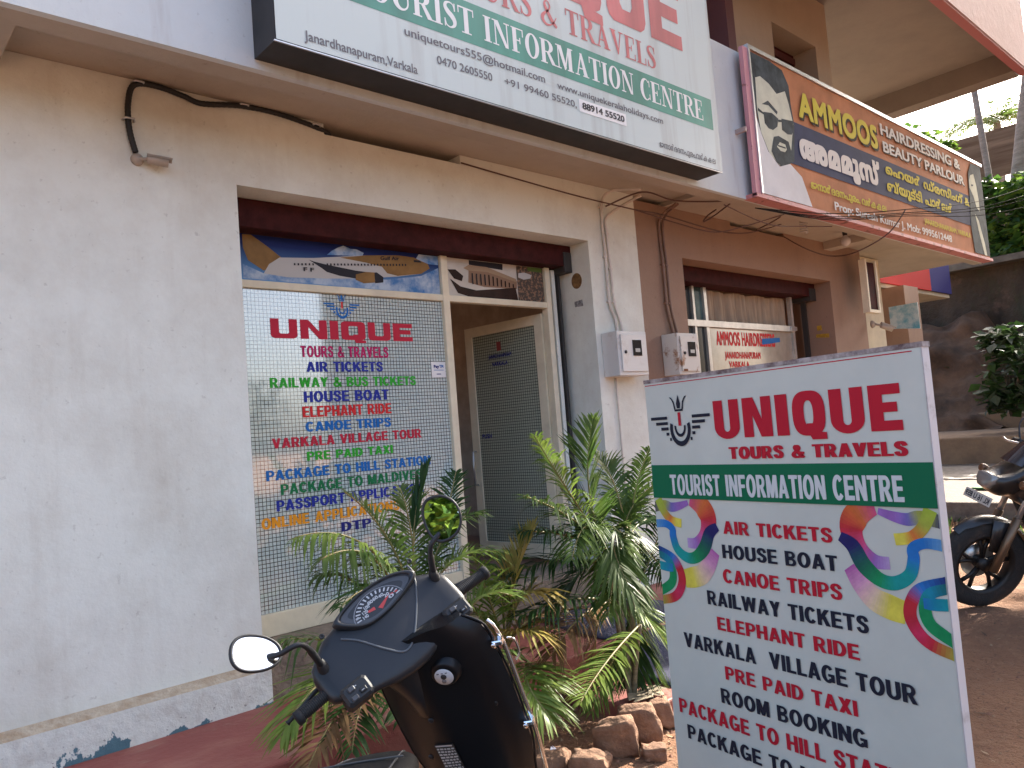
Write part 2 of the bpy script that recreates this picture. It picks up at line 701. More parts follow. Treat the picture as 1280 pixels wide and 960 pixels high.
WIN_TEXT = [
 ('TOURS & TRAVELS', 2.343, 2.998, 2.283, 2.347, 'mag'),
 ('AIR TICKETS', 2.377, 2.945, 2.188, 2.245, 'blue'),
 ('RAILWAY & BUS TICKETS', 2.125, 3.212, 2.090, 2.144, 'green'),
 ('HOUSE BOAT', 2.347, 2.977, 1.993, 2.055, 'blue'),
 ('ELEPHANT RIDE', 2.331, 2.991, 1.898, 1.960, 'red'),
 ('CANOE TRIPS', 2.346, 2.981, 1.807, 1.861, 'lblue'),
 ('VARKALA VILLAGE TOUR', 2.116, 3.227, 1.716, 1.770, 'crim'),
 ('PRE PAID TAXI', 2.343, 2.981, 1.625, 1.673, 'green'),
 ('PACKAGE TO HILL STATION', 2.067, 3.289, 1.523, 1.577, 'lblue'),
 ('PACKAGE TO MALDIVES', 2.155, 3.210, 1.430, 1.487, 'dgreen'),
 ('PASSPORT APPLICATION', 2.122, 3.213, 1.334, 1.390, 'blue'),
 ('ONLINE APPLICATIONS', 2.02, 3.004, 1.237, 1.293, 'orange'),
 ('DTP', 2.554, 2.772, 1.150, 1.202, 'navy'),
]


def wide_letters(b, fr, body, u0_, u1_, v0, v1, h, m, t=.30, gap=.12, hb=.24):
    """heavy square-shouldered capitals drawn from bars (U N I Q U E)"""
    wd = {'U': 1.05, 'N': 1.1, 'I': .36, 'Q': 1.08, 'E': .95}
    tot = sum(wd[ch] for ch in body) + gap * (len(body) - 1)
    k = (u1_ - u0_) / tot
    H = v1 - v0
    x = u0_

    def rc(a, b_, c_, d, e=0):
        b.rect(fr, x + a * k, x + c_ * k, v0 + b_ * H, v0 + d * H, h + e, m)

    for ch in body:
        W_ = wd[ch]
        if ch == 'U':
            b.poly(fr, [(x + p * k, v0 + q * H) for p, q in ((0, 1), (0, .16), (.05, .06), (.16, 0), (W_ - .16, 0), (W_ - .05, .06), (W_, .16), (W_, 1), (W_ - t, 1), (W_ - t, .3), (W_ - t - .06, hb), (t + .06, hb), (t, .3), (t, 1))], h, m)
        elif ch == 'N':
            b.poly(fr, [(x + p * k, v0 + q * H) for p, q in ((0, 0), (t, 0), (t, .62), (W_ - .34, 0), (W_, 0), (W_, 1), (W_ - t, 1), (W_ - t, .40), (.34, 1), (0, 1))], h, m)
        elif ch == 'I':
            rc(0, 0, W_, 1)
        elif ch == 'Q':
            o = [(0, .16), (.05, .05), (.16, 0), (W_ - .16, 0), (W_ - .05, .05), (W_, .16), (W_, .84), (W_ - .05, .95), (W_ - .16, 1), (.16, 1), (.05, .95), (0, .84)]
            i = [(t, .3), (t + .02, hb + .02), (t + .06, hb), (W_ - t - .06, hb), (W_ - t - .02, hb + .02), (W_ - t, .3), (W_ - t, .7), (W_ - t - .02, 1 - hb - .02), (W_ - t - .06, 1 - hb), (t + .06, 1 - hb), (t + .02, 1 - hb - .02), (t, .7)]
            n = len(o)
            b.add([fr(x + p * k, v0 + q * H, h) for p, q in o + i], [(j, (j + 1) % n, n + (j + 1) % n, n + j) for j in range(n)], m)
            b.poly(fr, [(x + p * k, v0 + q * H) for p, q in ((W_ * .48, .30), (W_ * .48, .10), (W_ * .58, -.16), (W_ * 1.0, -.16), (W_ * 1.0, -.02), (W_ * .80, .0), (W_ * .74, .12), (W_ * .74, .30))], h + .0004, m)
        elif ch == 'E':
            rc(0, 0, t, 1)
            for q in (0, .5 - hb / 2 + .01, 1 - hb):
                rc(t, q, W_ - (.08 if 0 < q < .6 else 0), q + hb)
        x += (W_ + gap) * k


def crest(b, fr, u, v, s, h, dark, red):
    """winged round crest with a small crown; s = half wing span"""
    def arc(r1, r2, a0, a1, cy, e, m, sq=1.0):
        n = 20
        p = [(u + r1 * s * math.cos(R(a)), v + cy * s + r1 * sq * s * math.sin(R(a))) for a in np.linspace(a0, a1, n)]
        q = [(u + r2 * s * math.cos(R(a)), v + cy * s + r2 * sq * s * math.sin(R(a))) for a in np.linspace(a1, a0, n)]
        vs = [fr(*t, h + e) for t in p + q[::-1]]
        b.add(vs, [(i, n + i, n + i + 1, i + 1) for i in range(n - 1)], m)
    arc(.25, .35, 160, 380, -.12, 0, dark, 1.25)
    arc(.13, .19, 170, 370, -.08, .0002, dark, 1.3)
    b.rect(fr, u - .045 * s, u + .045 * s, v - .05 * s, v + .28 * s, h + .0004, red)
    for sg in (-1, 1):
        for k in range(5):
            y = v + .20 * s - k * .135 * s
            a, e = .42 - .01 * k, 1.0 - .17 * k
            b.poly(fr, sorted_quad(u, sg, a * s, e * s, y, .075 * s), h, dark)
        pts = [(0.10, .36), (.14, .55), (.22, .66), (.30, .68), (.22, .60), (.17, .50), (.15, .36)]
        pts = [(u + sg * p * s, v + q * s) for p, q in pts]
        b.poly(fr, pts[::-1] if sg > 0 else pts, h, dark)
    b.poly(fr, [(u - .05 * s, v + .38 * s), (u + .05 * s, v + .38 * s), (u + .07 * s, v + .5 * s), (u, v + .72 * s), (u - .07 * s, v + .5 * s)], h, dark)
    b.rect(fr, u - .14 * s, u + .14 * s, v + .31 * s, v + .36 * s, h, dark)


def sorted_quad(u, sg, a, e, y, t):
    xs = sorted((u + sg * a, u + sg * e))
    return [(xs[0], y - t), (xs[1], y - t), (xs[1], y), (xs[0], y)]


# ------------------------------------------------------------------ drawn capitals, serif and sans
def ell(cx, cy, rx, ry, ix, iy, jx, jy, a0, a1, n=28):
    A = [R(a0 + (a1 - a0) * i / n) for i in range(n + 1)]
    return ('ring', [(cx + rx * math.cos(a), cy + ry * math.sin(a)) for a in A], [(ix + jx * math.cos(a), iy + jy * math.sin(a)) for a in A])


def rc(a, b_, c_, d):
    return ('poly', [(a, b_), (c_, b_), (c_, d), (a, d)], None)


def pl(*p):
    return ('poly', list(p), None)


def stroke(pts, wid):
    p = catmull([(x, y, 0) for x, y in pts], 5)
    wv = [w_.x for w_ in catmull([(q, 0, 0) for q in wid], 5)]
    L, Q = [], []
    for i, c_ in enumerate(p):
        t = (p[min(i + 1, len(p) - 1)] - p[max(i - 1, 0)]).normalized()
        L.append((c_.x - t.y * wv[i] / 2, c_.y + t.x * wv[i] / 2))
        Q.append((c_.x + t.y * wv[i] / 2, c_.y - t.x * wv[i] / 2))
    return ('ring', L, Q)


SERIF = {
 'I': (.36, [rc(.08, 0, .28, 1), rc(0, 0, .36, .05), rc(0, .95, .36, 1)]),
 'T': (.72, [rc(.26, 0, .46, 1), rc(.14, 0, .58, .05), rc(0, .94, .72, 1), rc(0, .72, .05, 1), rc(.67, .72, .72, 1)]),
 'O': (.74, [ell(.37, .5, .37, .52, .37, .5, .17, .46, 0, 360, 40)]),
 'U': (.80, [rc(.07, .30, .27, 1), rc(0, .95, .36, 1), rc(.64, .30, .70, 1), rc(.53, .95, .80, 1), ell(.385, .31, .315, .33, .455, .31, .185, .24, 180, 360)]),
 'R': (.80, [rc(.07, 0, .27, 1), rc(0, 0, .36, .05), rc(0, .95, .40, 1), ell(.38, .735, .33, .265, .38, .735, .12, .215, -90, 90), rc(.25, .47, .40, .52), pl((.34, .50), (.50, .50), (.82, 0), (.60, 0)), rc(.6, 0, .86, .05)]),
 'S': (.58, [stroke([(.50, .74), (.44, .92), (.28, .97), (.13, .90), (.10, .76), (.20, .61), (.38, .46), (.48, .30), (.45, .13), (.29, .03), (.12, .09), (.06, .28)], [.04, .05, .06, .11, .16, .20, .21, .18, .12, .06, .05, .04]), rc(.48, .68, .53, .98), rc(.03, .02, .08, .32)]),
 'N': (.86, [rc(.11, 0, .17, 1), rc(0, 0, .28, .05), rc(0, .95, .2, 1), rc(.69, 0, .75, 1), rc(.58, .95, .86, 1), pl((.08, 1), (.30, 1), (.75, 0), (.60, 0))]),
 'F': (.64, [rc(.07, 0, .27, 1), rc(0, 0, .38, .05), rc(0, .95, .62, 1), rc(.57, .70, .62, 1), rc(.27, .48, .44, .53), rc(.41, .38, .46, .63)]),
 'E': (.68, [rc(.07, 0, .27, 1), rc(0, 0, .66, .05), rc(0, .95, .62, 1), rc(.57, .72, .62, 1), rc(.61, 0, .66, .28), rc(.27, .48, .44, .53), rc(.41, .38, .46, .63)]),
 'M': (1.0, [rc(.10, 0, .16, 1), rc(0, 0, .27, .05), rc(0, .95, .2, 1), pl((.10, 1), (.32, 1), (.58, .1), (.46, 0)), pl((.45, 0), (.52, 0), (.78, 1), (.70, 1)), rc(.70, 0, .90, 1), rc(.62, 0, .98, .05), rc(.8, .95, .98, 1)]),
 'A': (.82, [pl((.10, 0), (.16, 0), (.43, .9), (.37, 1)), pl((.33, 1), (.46, 1), (.76, 0), (.54, 0)), rc(.20, .30, .60, .35), rc(.01, 0, .26, .05), rc(.46, 0, .83, .05)]),
 'C': (.70, [ell(.37, .5, .37, .52, .42, .5, .21, .46, 48, 312), rc(.62, .66, .67, .97), rc(.62, .05, .67, .32)]),
 'V': (.80, [pl((.04, 1), (.27, 1), (.49, .12), (.40, 0)), pl((.62, 1), (.68, 1), (.46, 0), (.40, 0)), rc(0, .95, .34, 1), rc(.52, .95, .80, 1)]),
 'L': (.62, [rc(.07, 0, .27, 1), rc(0, 0, .60, .05), rc(.55, 0, .60, .32), rc(0, .95, .36, 1)]),
 '&': (.86, [stroke([(.80, .42), (.66, .20), (.46, .05), (.26, .02), (.10, .14), (.09, .30), (.22, .46), (.40, .60), (.50, .76), (.44, .92), (.33, .96), (.24, .86), (.26, .72), (.40, .48), (.58, .22), (.80, .03)], [.04, .05, .06, .10, .14, .16, .10, .07, .08, .06, .05, .10, .15, .17, .17, .12])]),
 ' ': (.32, []),
}


SBAR = rc(0, 0, .2, 1)
SANS = {
 'A': (.74, [pl((0, 0), (.2, 0), (.44, 1), (.27, 1)), pl((.54, 0), (.74, 0), (.47, 1), (.30, 1)), rc(.16, .2, .58, .36)]),
 'B': (.66, [SBAR, ell(.36, .745, .26, .255, .36, .745, .10, .11, -90, 90), rc(.2, .855, .36, 1), rc(.2, .49, .36, .635), ell(.38, .27, .28, .27, .38, .27, .11, .125, -90, 90), rc(.2, .395, .38, .54), rc(.2, 0, .38, .145)]),
 'C': (.68, [ell(.36, .5, .36, .52, .36, .5, .155, .35, 40, 320)]),
 'D': (.70, [SBAR, ell(.28, .5, .42, .5, .28, .5, .21, .345, -90, 90), rc(.2, .845, .28, 1), rc(.2, 0, .28, .155)]),
 'E': (.60, [SBAR, rc(.2, 0, .60, .165), rc(.2, .42, .55, .58), rc(.2, .835, .58, 1)]),
 'F': (.57, [SBAR, rc(.2, .40, .52, .56), rc(.2, .835, .57, 1)]),
 'G': (.74, [ell(.36, .5, .36, .52, .36, .5, .155, .35, 40, 320), rc(.40, .36, .73, .52), rc(.56, .05, .73, .44)]),
 'H': (.70, [SBAR, rc(.5, 0, .70, 1), rc(.2, .41, .5, .58)]),
 'I': (.20, [SBAR]),
 'K': (.72, [SBAR, pl((.18, .28), (.18, .55), (.47, 1), (.71, 1)), pl((.27, .55), (.42, .70), (.74, 0), (.50, 0))]),
 'L': (.56, [SBAR, rc(.2, 0, .56, .165)]),
 'M': (.84, [rc(0, 0, .18, 1), rc(.66, 0, .84, 1), pl((0, 1), (.24, 1), (.49, .22), (.42, 0), (.34, 0)), pl((.84, 1), (.50, 0), (.42, 0), (.35, .22), (.60, 1))]),
 'N': (.70, [rc(0, 0, .19, 1), rc(.51, 0, .70, 1), pl((0, 1), (.2, 1), (.70, 0), (.5, 0))]),
 'O': (.76, [ell(.38, .5, .38, .52, .38, .5, .175, .35, 0, 360, 40)]),
 'P': (.64, [SBAR, ell(.36, .69, .28, .31, .36, .69, .11, .155, -90, 90), rc(.2, .845, .36, 1), rc(.2, .38, .36, .535)]),
 'R': (.70, [SBAR, ell(.36, .70, .28, .30, .36, .70, .11, .15, -90, 90), rc(.2, .85, .36, 1), rc(.2, .40, .36, .55), pl((.28, .42), (.47, .46), (.71, 0), (.48, 0))]),
 'S': (.62, [stroke([(.55, .70), (.47, .88), (.32, .935), (.17, .88), (.115, .74), (.19, .61), (.36, .51), (.49, .40), (.515, .25), (.44, .11), (.30, .07), (.14, .13), (.07, .30)], [.17, .17, .17, .18, .20, .19, .19, .19, .20, .18, .17, .17, .17])]),
 'T': (.62, [rc(0, .835, .62, 1), rc(.21, 0, .41, .835)]),
 'U': (.70, [rc(0, .30, .2, 1), rc(.5, .30, .70, 1), ell(.35, .30, .35, .32, .35, .30, .15, .15, 180, 360)]),
 'V': (.72, [pl((0, 1), (.21, 1), (.46, 0), (.27, 0)), pl((.72, 1), (.51, 1), (.26, 0), (.45, 0))]),
 'W': (1.04, [pl((0, 1), (.20, 1), (.37, 0), (.19, 0)), pl((.19, 0), (.36, 0), (.60, 1), (.44, 1)), pl((.44, 1), (.60, 1), (.85, 0), (.68, 0)), pl((.68, 0), (.85, 0), (1.04, 1), (.84, 1))]),
 'X': (.70, [pl((0, 0), (.23, 0), (.70, 1), (.47, 1)), pl((0, 1), (.23, 1), (.70, 0), (.47, 0))]),
 'Y': (.70, [pl((0, 1), (.22, 1), (.45, .5), (.25, .40)), pl((.70, 1), (.48, 1), (.25, .5), (.45, .40)), rc(.25, 0, .45, .46)]),
 '&': (.80, [stroke([(.74, .46), (.64, .24), (.46, .08), (.26, .06), (.12, .16), (.12, .32), (.24, .46), (.42, .60), (.48, .76), (.42, .90), (.31, .93), (.23, .84), (.25, .70), (.42, .44), (.58, .24), (.76, .03)], [.13, .14, .15, .16, .17, .17, .15, .14, .14, .14, .14, .14, .15, .17, .17, .17])]),
 ' ': (.32, []),
}


def sans(b, fr, body, u0_, u1_, v0, v1, h, m, w=.028):
    serif(b, fr, body, u0_, u1_, v0, v1, h, m, SANS, .095 + w, w)


def serif(b, fr, body, u0_, u1_, v0, v1, h, m, SERIF=SERIF, gap=.07, w=0):
    tot = sum(SERIF[c][0] for c in body) + gap * (len(body) - 1)
    k = (u1_ - u0_) / tot
    x, H = u0_, v1 - v0
    for ch in body:
        wd, prims = SERIF[ch]
        for j, (kind, p, q, dx) in enumerate([(*pr, s_ * w) for s_ in ((-1, -.33, .33, 1) if w else (0,)) for pr in prims]):
            e = h + j * .00006
            if kind == 'poly':
                b.poly(fr, [(x + (a + dx) * k, v0 + c * H) for a, c in p], e, m)
            else:
                n = len(p)
                vs = [fr(x + (a + dx) * k, v0 + c * H, e) for a, c in p + q]
                b.add(vs, [(i, i + 1, n + i + 1, n + i) for i in range(n - 1)], m)
        x += (wd + gap) * k


# ---- glazed front of the travel shop
front = MB()
YF = 4.53
front.box(1.842, 4.62, 4.505, 4.565, 2.700, 2.748, CREAM)       # transom
front.box(1.842, 3.492, 4.505, 4.565, .602, .735, CREAM)        # bottom rail
front.box(1.842, 1.875, 4.505, 4.565, .735, 3.04, CREAM)
front.box(3.492, 3.552, 4.500, 4.570, .602, 3.04, CREAM)        # mullion
front.box(4.572, 4.626, 4.500, 4.570, .602, 3.04, CREAM)        # right stile
front.box(4.66, 4.70, 4.515, 4.575, .602, 3.03, WHITE)
shopfront = front.build('shopfront_frame', bld, bevel=.004)

fr = frameY(YF)
b = MB()
b.box(1.876, 3.491, YF, YF + .01, .736, 2.699, FILM)
for s_, a, c_, v0, v1, k in WIN_TEXT:
    sans(b, fr, s_, a, c_, v0 - .004, v1 + .004, .002, LET[k])
wide_letters(b, fr, 'UNIQUE', 2.148, 3.213, 2.396, 2.520, .002, LET['crim'], t=.33)
crest(b, fr, 2.66, 2.612, .135, .002, LET['lblue'], LET['red'])
b.build('window_pane', shopfront)
b = MB()
b.slab(fr, [(3.358, 2.137), (3.484, 2.137), (3.484, 2.250), (3.358, 2.250)], .001, .004, mat('white_sticker', (.78, .78, .78), .5))
b.text('Pay', fr, 3.378, 3.425, 2.205, 2.228, .005, LET['navy'], bold=(.06, .04))
b.text('TM', fr, 3.428, 3.465, 2.205, 2.228, .005, LET['lblue'], bold=(.05, .04))
b.rect(fr, 3.378, 3.465, 2.188, 2.192, .005, LET['lblue'])
b.rect(fr, 3.40, 3.44, 2.158, 2.164, .005, LET['navy'])
b.build('window_sticker', shopfront)

# ---- picture panels over the transom
SKYB = mat('poster_blue', (.02, .07, .30), .5, spec=.2)
g = NB(SKYB)
x, y, z = g.xyz()
c = g.mix(g.rng(z, 2.76, 2.98), (.11, .28, .55), (.006, .016, .11))
g.color(c)
CLOUD = mat('poster_cloud', (.45, .54, .64), .5, spec=.2, col2=(.06, .19, .44), vscale=7, vlow=.40, vhigh=.62)
GOLD = mat('poster_gold', (.27, .15, .05), .5, spec=.2, var=.25, vscale=6)
PWHITE = mat('poster_white', (.50, .49, .47), .5, spec=.2)
PDARK = mat('poster_dark', (.02, .02, .028), .5, spec=.2)
PLANE = [
 (CLOUD, [(1.994, 2.76), (3.49, 2.752), (3.487, 2.949), (3.327, 2.877), (3.029, 2.828), (2.560, 2.815), (2.126, 2.800), (1.994, 2.850)]),
 (CLOUD, [(2.574, 2.960), (2.842, 2.976), (2.856, 3.000), (2.80, 3.02), (2.756, 3.018), (2.70, 3.034), (2.656, 3.016), (2.61, 2.99)]),
 (CLOUD, [(3.29, 3.0), (3.40, 2.97), (3.489, 2.97), (3.489, 3.036), (3.318, 3.036)]),
 (GOLD, [(2.001, 3.034), (2.057, 3.036), (2.154, 2.977), (2.254, 2.908), (2.162, 2.836), (2.127, 2.817), (2.029, 2.874), (2.001, 2.95)]),
 (PWHITE, [(2.126, 2.800), (2.282, 2.787), (2.560, 2.800), (2.861, 2.823), (3.121, 2.857), (3.328, 2.893), (3.407, 2.938), (3.393, 2.970), (3.269, 3.007), (3.134, 3.010), (2.874, 2.985), (2.474, 2.929), (2.237, 2.910), (2.164, 2.861)]),
 (GOLD, [(2.668, 2.950), (2.870, 2.933), (2.995, 2.916), (3.035, 2.873), (3.121, 2.861), (3.328, 2.893), (3.407, 2.938), (3.393, 2.970), (3.269, 3.007), (3.134, 3.010), (2.874, 2.985)]),
 (PDARK, [(2.436, 2.915), (2.527, 2.867), (2.563, 2.844), (2.659, 2.825), (2.840, 2.812), (2.989, 2.842), (2.948, 2.866), (2.783, 2.871), (2.548, 2.895), (2.473, 2.906)]),
 (GOLD, [(2.781, 2.844), (2.778, 2.808), (2.838, 2.788), (2.93, 2.80), (2.93, 2.870), (2.865, 2.869)]),
 (PDARK, [(2.93, 2.795), (2.997, 2.805), (3.000, 2.843), (2.949, 2.872), (2.93, 2.870)]),
 (PDARK, [(3.267, 2.988), (3.270, 2.973), (3.335, 2.975), (3.325, 2.989)]),
]
b = MB()
b.box(1.876, 3.491, YF, YF + .012, 2.749, 3.039, SKYB)
for k, (m_, p) in enumerate(PLANE):
    b.poly(fr, p, .001 + .0004 * k, m_)
for k in range(34):
    u = 2.33 + k * .026
    v = 2.868 + (u - 2.33) * .082
    if not 2.46 < u < 2.56:
        b.rect(fr, u, u + .011, v, v + .014, .0062, PDARK)
b.text('Gulf Air', fr, 2.985, 3.14, 2.962, 2.988, .0064, PDARK, bold=(.02, .02), skew=.012)
b.text('F F', fr, 2.395, 2.47, 2.836, 2.862, .0064, PDARK, bold=(.03, .02))
b.build('aeroplane_poster', shopfront)
HULL = mat('poster_hull', (.03, .012, .008), .5, spec=.2, var=.5, vscale=9)
DECK = mat('poster_deck', (.26, .15, .09), .35)
b = MB()
b.box(3.553, 4.571, YF, YF + .012, 2.749, 3.039, mat('poster_pale', (.50, .46, .40), .3, col2=(.62, .58, .52), vscale=4))
for k, (m_, p) in enumerate([
    (PDARK, [(3.784, 3.000), (4.126, 2.986), (4.132, 3.036), (3.784, 3.036)]),
    (DECK, [(3.765, 2.861), (3.920, 2.837), (4.267, 2.843), (4.274, 2.908), (3.963, 2.990), (3.777, 2.970)]),
    (HULL, [(3.590, 2.878), (3.655, 2.773), (3.755, 2.753), (4.272, 2.752), (4.254, 2.853), (3.838, 2.805), (3.686, 2.825)]),
    (HULL, [(3.572, 2.946), (3.628, 2.881), (3.702, 2.866), (3.719, 2.908), (3.647, 2.952)]),
    (mat('poster_thatch', (.33, .22, .13), .4), [(3.725, 2.969), (3.774, 2.953), (3.959, 2.958), (4.273, 2.897), (4.262, 2.925), (3.963, 2.996), (3.779, 2.998)]),
    (mat('poster_crowd', (.06, .045, .035), .4, col2=(.28, .16, .10), vscale=38, vlow=.5, vhigh=.56), [(4.275, 2.752), (4.570, 2.752), (4.570, 3.036), (4.275, 3.036)]),
    (PWHITE, [(4.295, 2.974), (4.289, 2.940), (4.35, 2.925), (4.424, 2.941), (4.442, 2.970), (4.36, 2.985)]),
    (mat('poster_green', (.09, .16, .03), .4), [(4.40, 3.0), (4.56, 3.0), (4.56, 3.035), (4.40, 3.035)]),
]):
    b.poly(fr, p, .001 + .0004 * k, m_)
for k in range(11):
    u = 3.80 + k * .042
    b.rect(fr, u, u + .013, 2.85, 2.935 - max(0, u - 3.97) * .22, .0052, PDARK if k < 4 else HULL)
b.build('houseboat_poster', shopfront)

b = MB()
b.box(1.842, 4.798, 4.40, 4.615, 3.042, 3.218, MAROON)
b.box(4.70, 4.79, 4.39, 4.62, 2.99, 3.16, IRON)
b.build('shutter_box', bld, bevel=.006)
for x in (4.715, 9.0):
    b = MB()
    b.box(x, x + .03, 4.50, 4.56, .625, 3.04, IRON)
    b.build('shutter_rail', bld)

# ---- open door, hinged on the right stile, swung into the shop
hinge = Vector((4.575, 4.575, 0))
da = math.atan2(5.50 - 4.575, 4.50 - 4.575)
dx = Vector((math.cos(da), math.sin(da), 0))
dn = Vector((-dx.y, dx.x, 0))            # faces the street side
dw, dz0, dz1, st = .93, .63, 2.665, .085
P = lambda a, z, h: hinge + dx * a + dn * h + Vector((0, 0, z))
b = MB()
for a0, a1, z0, z1 in ((0, st, dz0, dz1), (dw - st, dw, dz0, dz1), (st, dw - st, dz1 - st, dz1), (st, dw - st, dz0, dz0 + .12)):
    b.obox(P(a0, z0, -.02), dx * (a1 - a0), dn * .04, Vector((0, 0, z1 - z0)), CREAM)
door = b.build('door', bld)
DFILM = mat('door_grid_film', (.25, .27, .24), .15)
g = NB(DFILM)
x, y, z = g.xyz()
line = g.math('MAXIMUM', gridline(y), gridline(z))
g.color(g.mix(line, (.36, .40, .32), (.02, .025, .025)))
b = MB()
b.obox(P(st, dz0 + .12, -.004), dx * (dw - 2 * st), dn * .008, Vector((0, 0, dz1 - dz0 - .12 - st)), DFILM)
frd = lambda u, v, h: P(dw - u, v, h + .004)
b.text('PUSH', frd, .12, .24, 1.66, 1.70, .002, LET['navy'], bold=(.05, .04))
b.text('JANARDHANAPURAM', frd, .27, .55, 2.36, 2.395, .002, LET['navy'], bold=(.05, .04))
b.text('VARKALA', frd, .31, .50, 2.29, 2.325, .002, LET['navy'], bold=(.05, .04))
b.rect(frd, .38, .43, 2.42, 2.50, .002, mat('dull_red_letters', (.25, .03, .03), .4))
b.build('door_pane', door)
b = MB()
b.tube([P(dw - .04, 1.25, .02), P(dw - .04, 1.25, .06), P(dw - .04, 1.55, .06), P(dw - .04, 1.55, .02)], .009, STEEL)
b.build('door_handle', door)

# ---- front of the hairdresser
b = MB()
for a in ((6.70, 6.735, .62, 3.04), (6.905, 6.955, .62, 3.04), (8.70, 8.745, .62, 3.04)):
    b.box(a[0], a[1], 4.53, 4.58, a[2], a[3], ALU)
b.box(6.112, 8.74, 4.52, 4.585, 2.625, 2.69, ALU)
b.box(8.62, 8.76, 4.505, 4.52, 2.635, 2.68, STEEL)
sal = b.build('shopfront_frame', bld)
CURT = mat('cream_curtain', (.40, .32, .23), .8, col2=(.28, .21, .15), vscale=5, stretch=(6, 1, .5))
b = MB()
n = 90
vs = []
for i in range(n):
    u = 6.96 + 1.74 * i / (n - 1)
    d = .025 * math.sin(u * 29) + .014 * math.sin(u * 61 + 1)
    zt = 3.035 - .02 * abs(math.sin(u * 7))
    vs += [(u, 4.60 + d, 2.66), (u, 4.60 + d * .6, zt)]
b.add(vs, [(2 * i, 2 * i + 2, 2 * i + 3, 2 * i + 1) for i in range(n - 1)], CURT, True)
b.build('curtain', sal)
b = MB()
b.box(6.956, 8.699, 4.56, 4.575, .62, 2.624, mat('creamy_glass', (.38, .34, .28), .08, var=.25, vscale=3))
f2 = frameY(4.56)
b.text('AMMOOS HAIRDRESSERS', f2, 7.106, 8.305, 2.44, 2.59, .002, LET['red'], bold=(.04, .03))
b.text('JANARDHANAPURAM', f2, 7.240, 7.960, 2.30, 2.375, .002, LET['red'], bold=(.04, .03))
b.text('VARKALA', f2, 7.304, 7.710, 2.205, 2.27, .002, LET['red'], bold=(.04, .03))
b.slab(f2, [(8.02, 2.46), (8.42, 2.50), (8.42, 2.55), (8.02, 2.53)], .003, .004, LET['lblue'])
b.build('window_pane', sal)
b = MB()
b.box(6.736, 6.904, 4.56, 4.57, 2.69, 3.04, mat('glow_tinted_glass', (.06, .12, .12), .06, var=.6, vscale=4))  # teal base colour paints the glow showing through this pane
b.box(6.113, 6.699, 4.56, 4.57, .62, 3.04, mat('dark_glass', (.02, .02, .02), .08))
b.box(6.736, 6.904, 4.56, 4.57, .62, 2.624, MATS['dark_glass'])
b.build('side_pane', sal)
b = MB()
b.box(6.113, 9.083, 4.40, 4.62, 3.042, 3.198, MAROON)
b.box(8.93, 9.08, 4.39, 4.63, 2.99, 3.14, IRON)
b.build('shutter_box', bld, bevel=.006)


# ------------------------------------------------------------------ big sign over the travel shop
FLEX = mat('weathered_white_flex', (.70, .71, .73), .45)
g = NB(FLEX)
c = g.mix(g.rng(g.noise(5, (1.5, 1, .10), detail=8), .50, .78), (.51, .59, .585), (.38, .41, .40))
c = g.mix(g.math('MULTIPLY', g.rng(g.noise(14, (2, 1, .06), detail=4), .68, .76), .5), c, (.30, .27, .24))
g.color(c)
BOXD = mat('dark_sign_box', (.028, .028, .030), .6, var=.35, vscale=5)
FGREEN = mat('faded_green_band', (.055, .27, .21), .45, var=.25, vscale=3, stretch=(1, 1, .2))
FRED = mat('faded_red_letters', (.52, .13, .14), .5, var=.25, vscale=4, stretch=(1, 1, .15))
FGREY = mat('faded_grey_letters', (.13, .13, .15), .5)
FWH = mat('faded_white_letters', (.74, .76, .76), .5)
sg1 = thing('shop_sign', (3.56, 3.5, 3.63), 'large white box sign with green band above the travel shop door', 'sign')
SK = .942857                     # drawing unit of the sign in metres
fr = lambda u, v, h: Vector((u * SK, 3.3 - h, 1.7 + (v - 1.7) * SK))
b = MB()
b.box(1.678, 5.459, 3.305, 3.536, 3.634, 5.40, BOXD)
b.box(1.672, 5.465, 3.302, 3.312, 3.628, 3.634, STEEL)
b.build('sign_box', sg1)
b = MB()
b.poly(fr, [(1.782, 3.754), (5.788, 3.754), (5.788, 5.62), (1.782, 5.62)], .001, FLEX)
b.rect(fr, 1.90, 5.71, 4.096, 4.362, .002, FGREEN)
serif(b, fr, 'TOURIST INFORMATION CENTRE', 2.222, 5.572, 4.150, 4.316, .003, FWH)
serif(b, fr, 'TOURS & TRAVELS', 2.90, 4.975, 4.428, 4.608, .003, FRED)
wide_letters(b, fr, 'UNIQUE', 2.62, 5.36, 4.685, 5.23, .003, FRED, t=.36, gap=.14, hb=.22)
for s_, a, c_, v0, v1 in (('uniquetours555@hotmail.com', 2.575, 3.704, 4.005, 4.057), ('0470 2605550', 2.796, 3.227, 3.896, 3.946), ('+91 99460 55520,', 3.331, 4.001, 3.902, 3.949),
                          ('www.uniquekeralaholidays.com', 3.819, 4.997, 3.998, 4.046), ('Janardhanapuram,Varkala', 1.938, 2.648, 3.792, 3.845)):
    b.text(s_, fr, a, c_, v0, v1, .003, FGREY, bold=(.012, .008))
b.text('ജനാർദദനപുരം,വർകകല', fr, 4.924, 5.692, 3.785, 3.858, .003, FGREY, bold=(.012, .01), fit='box')
b.rect(fr, 4.028, 4.538, 3.884, 3.974, .003, MATS['white_sticker'])
b.text('88914 55520', fr, 4.058, 4.515, 3.908, 3.955, .0045, LET['black'], bold=(.03, .02))
b.build('sign_face', sg1)

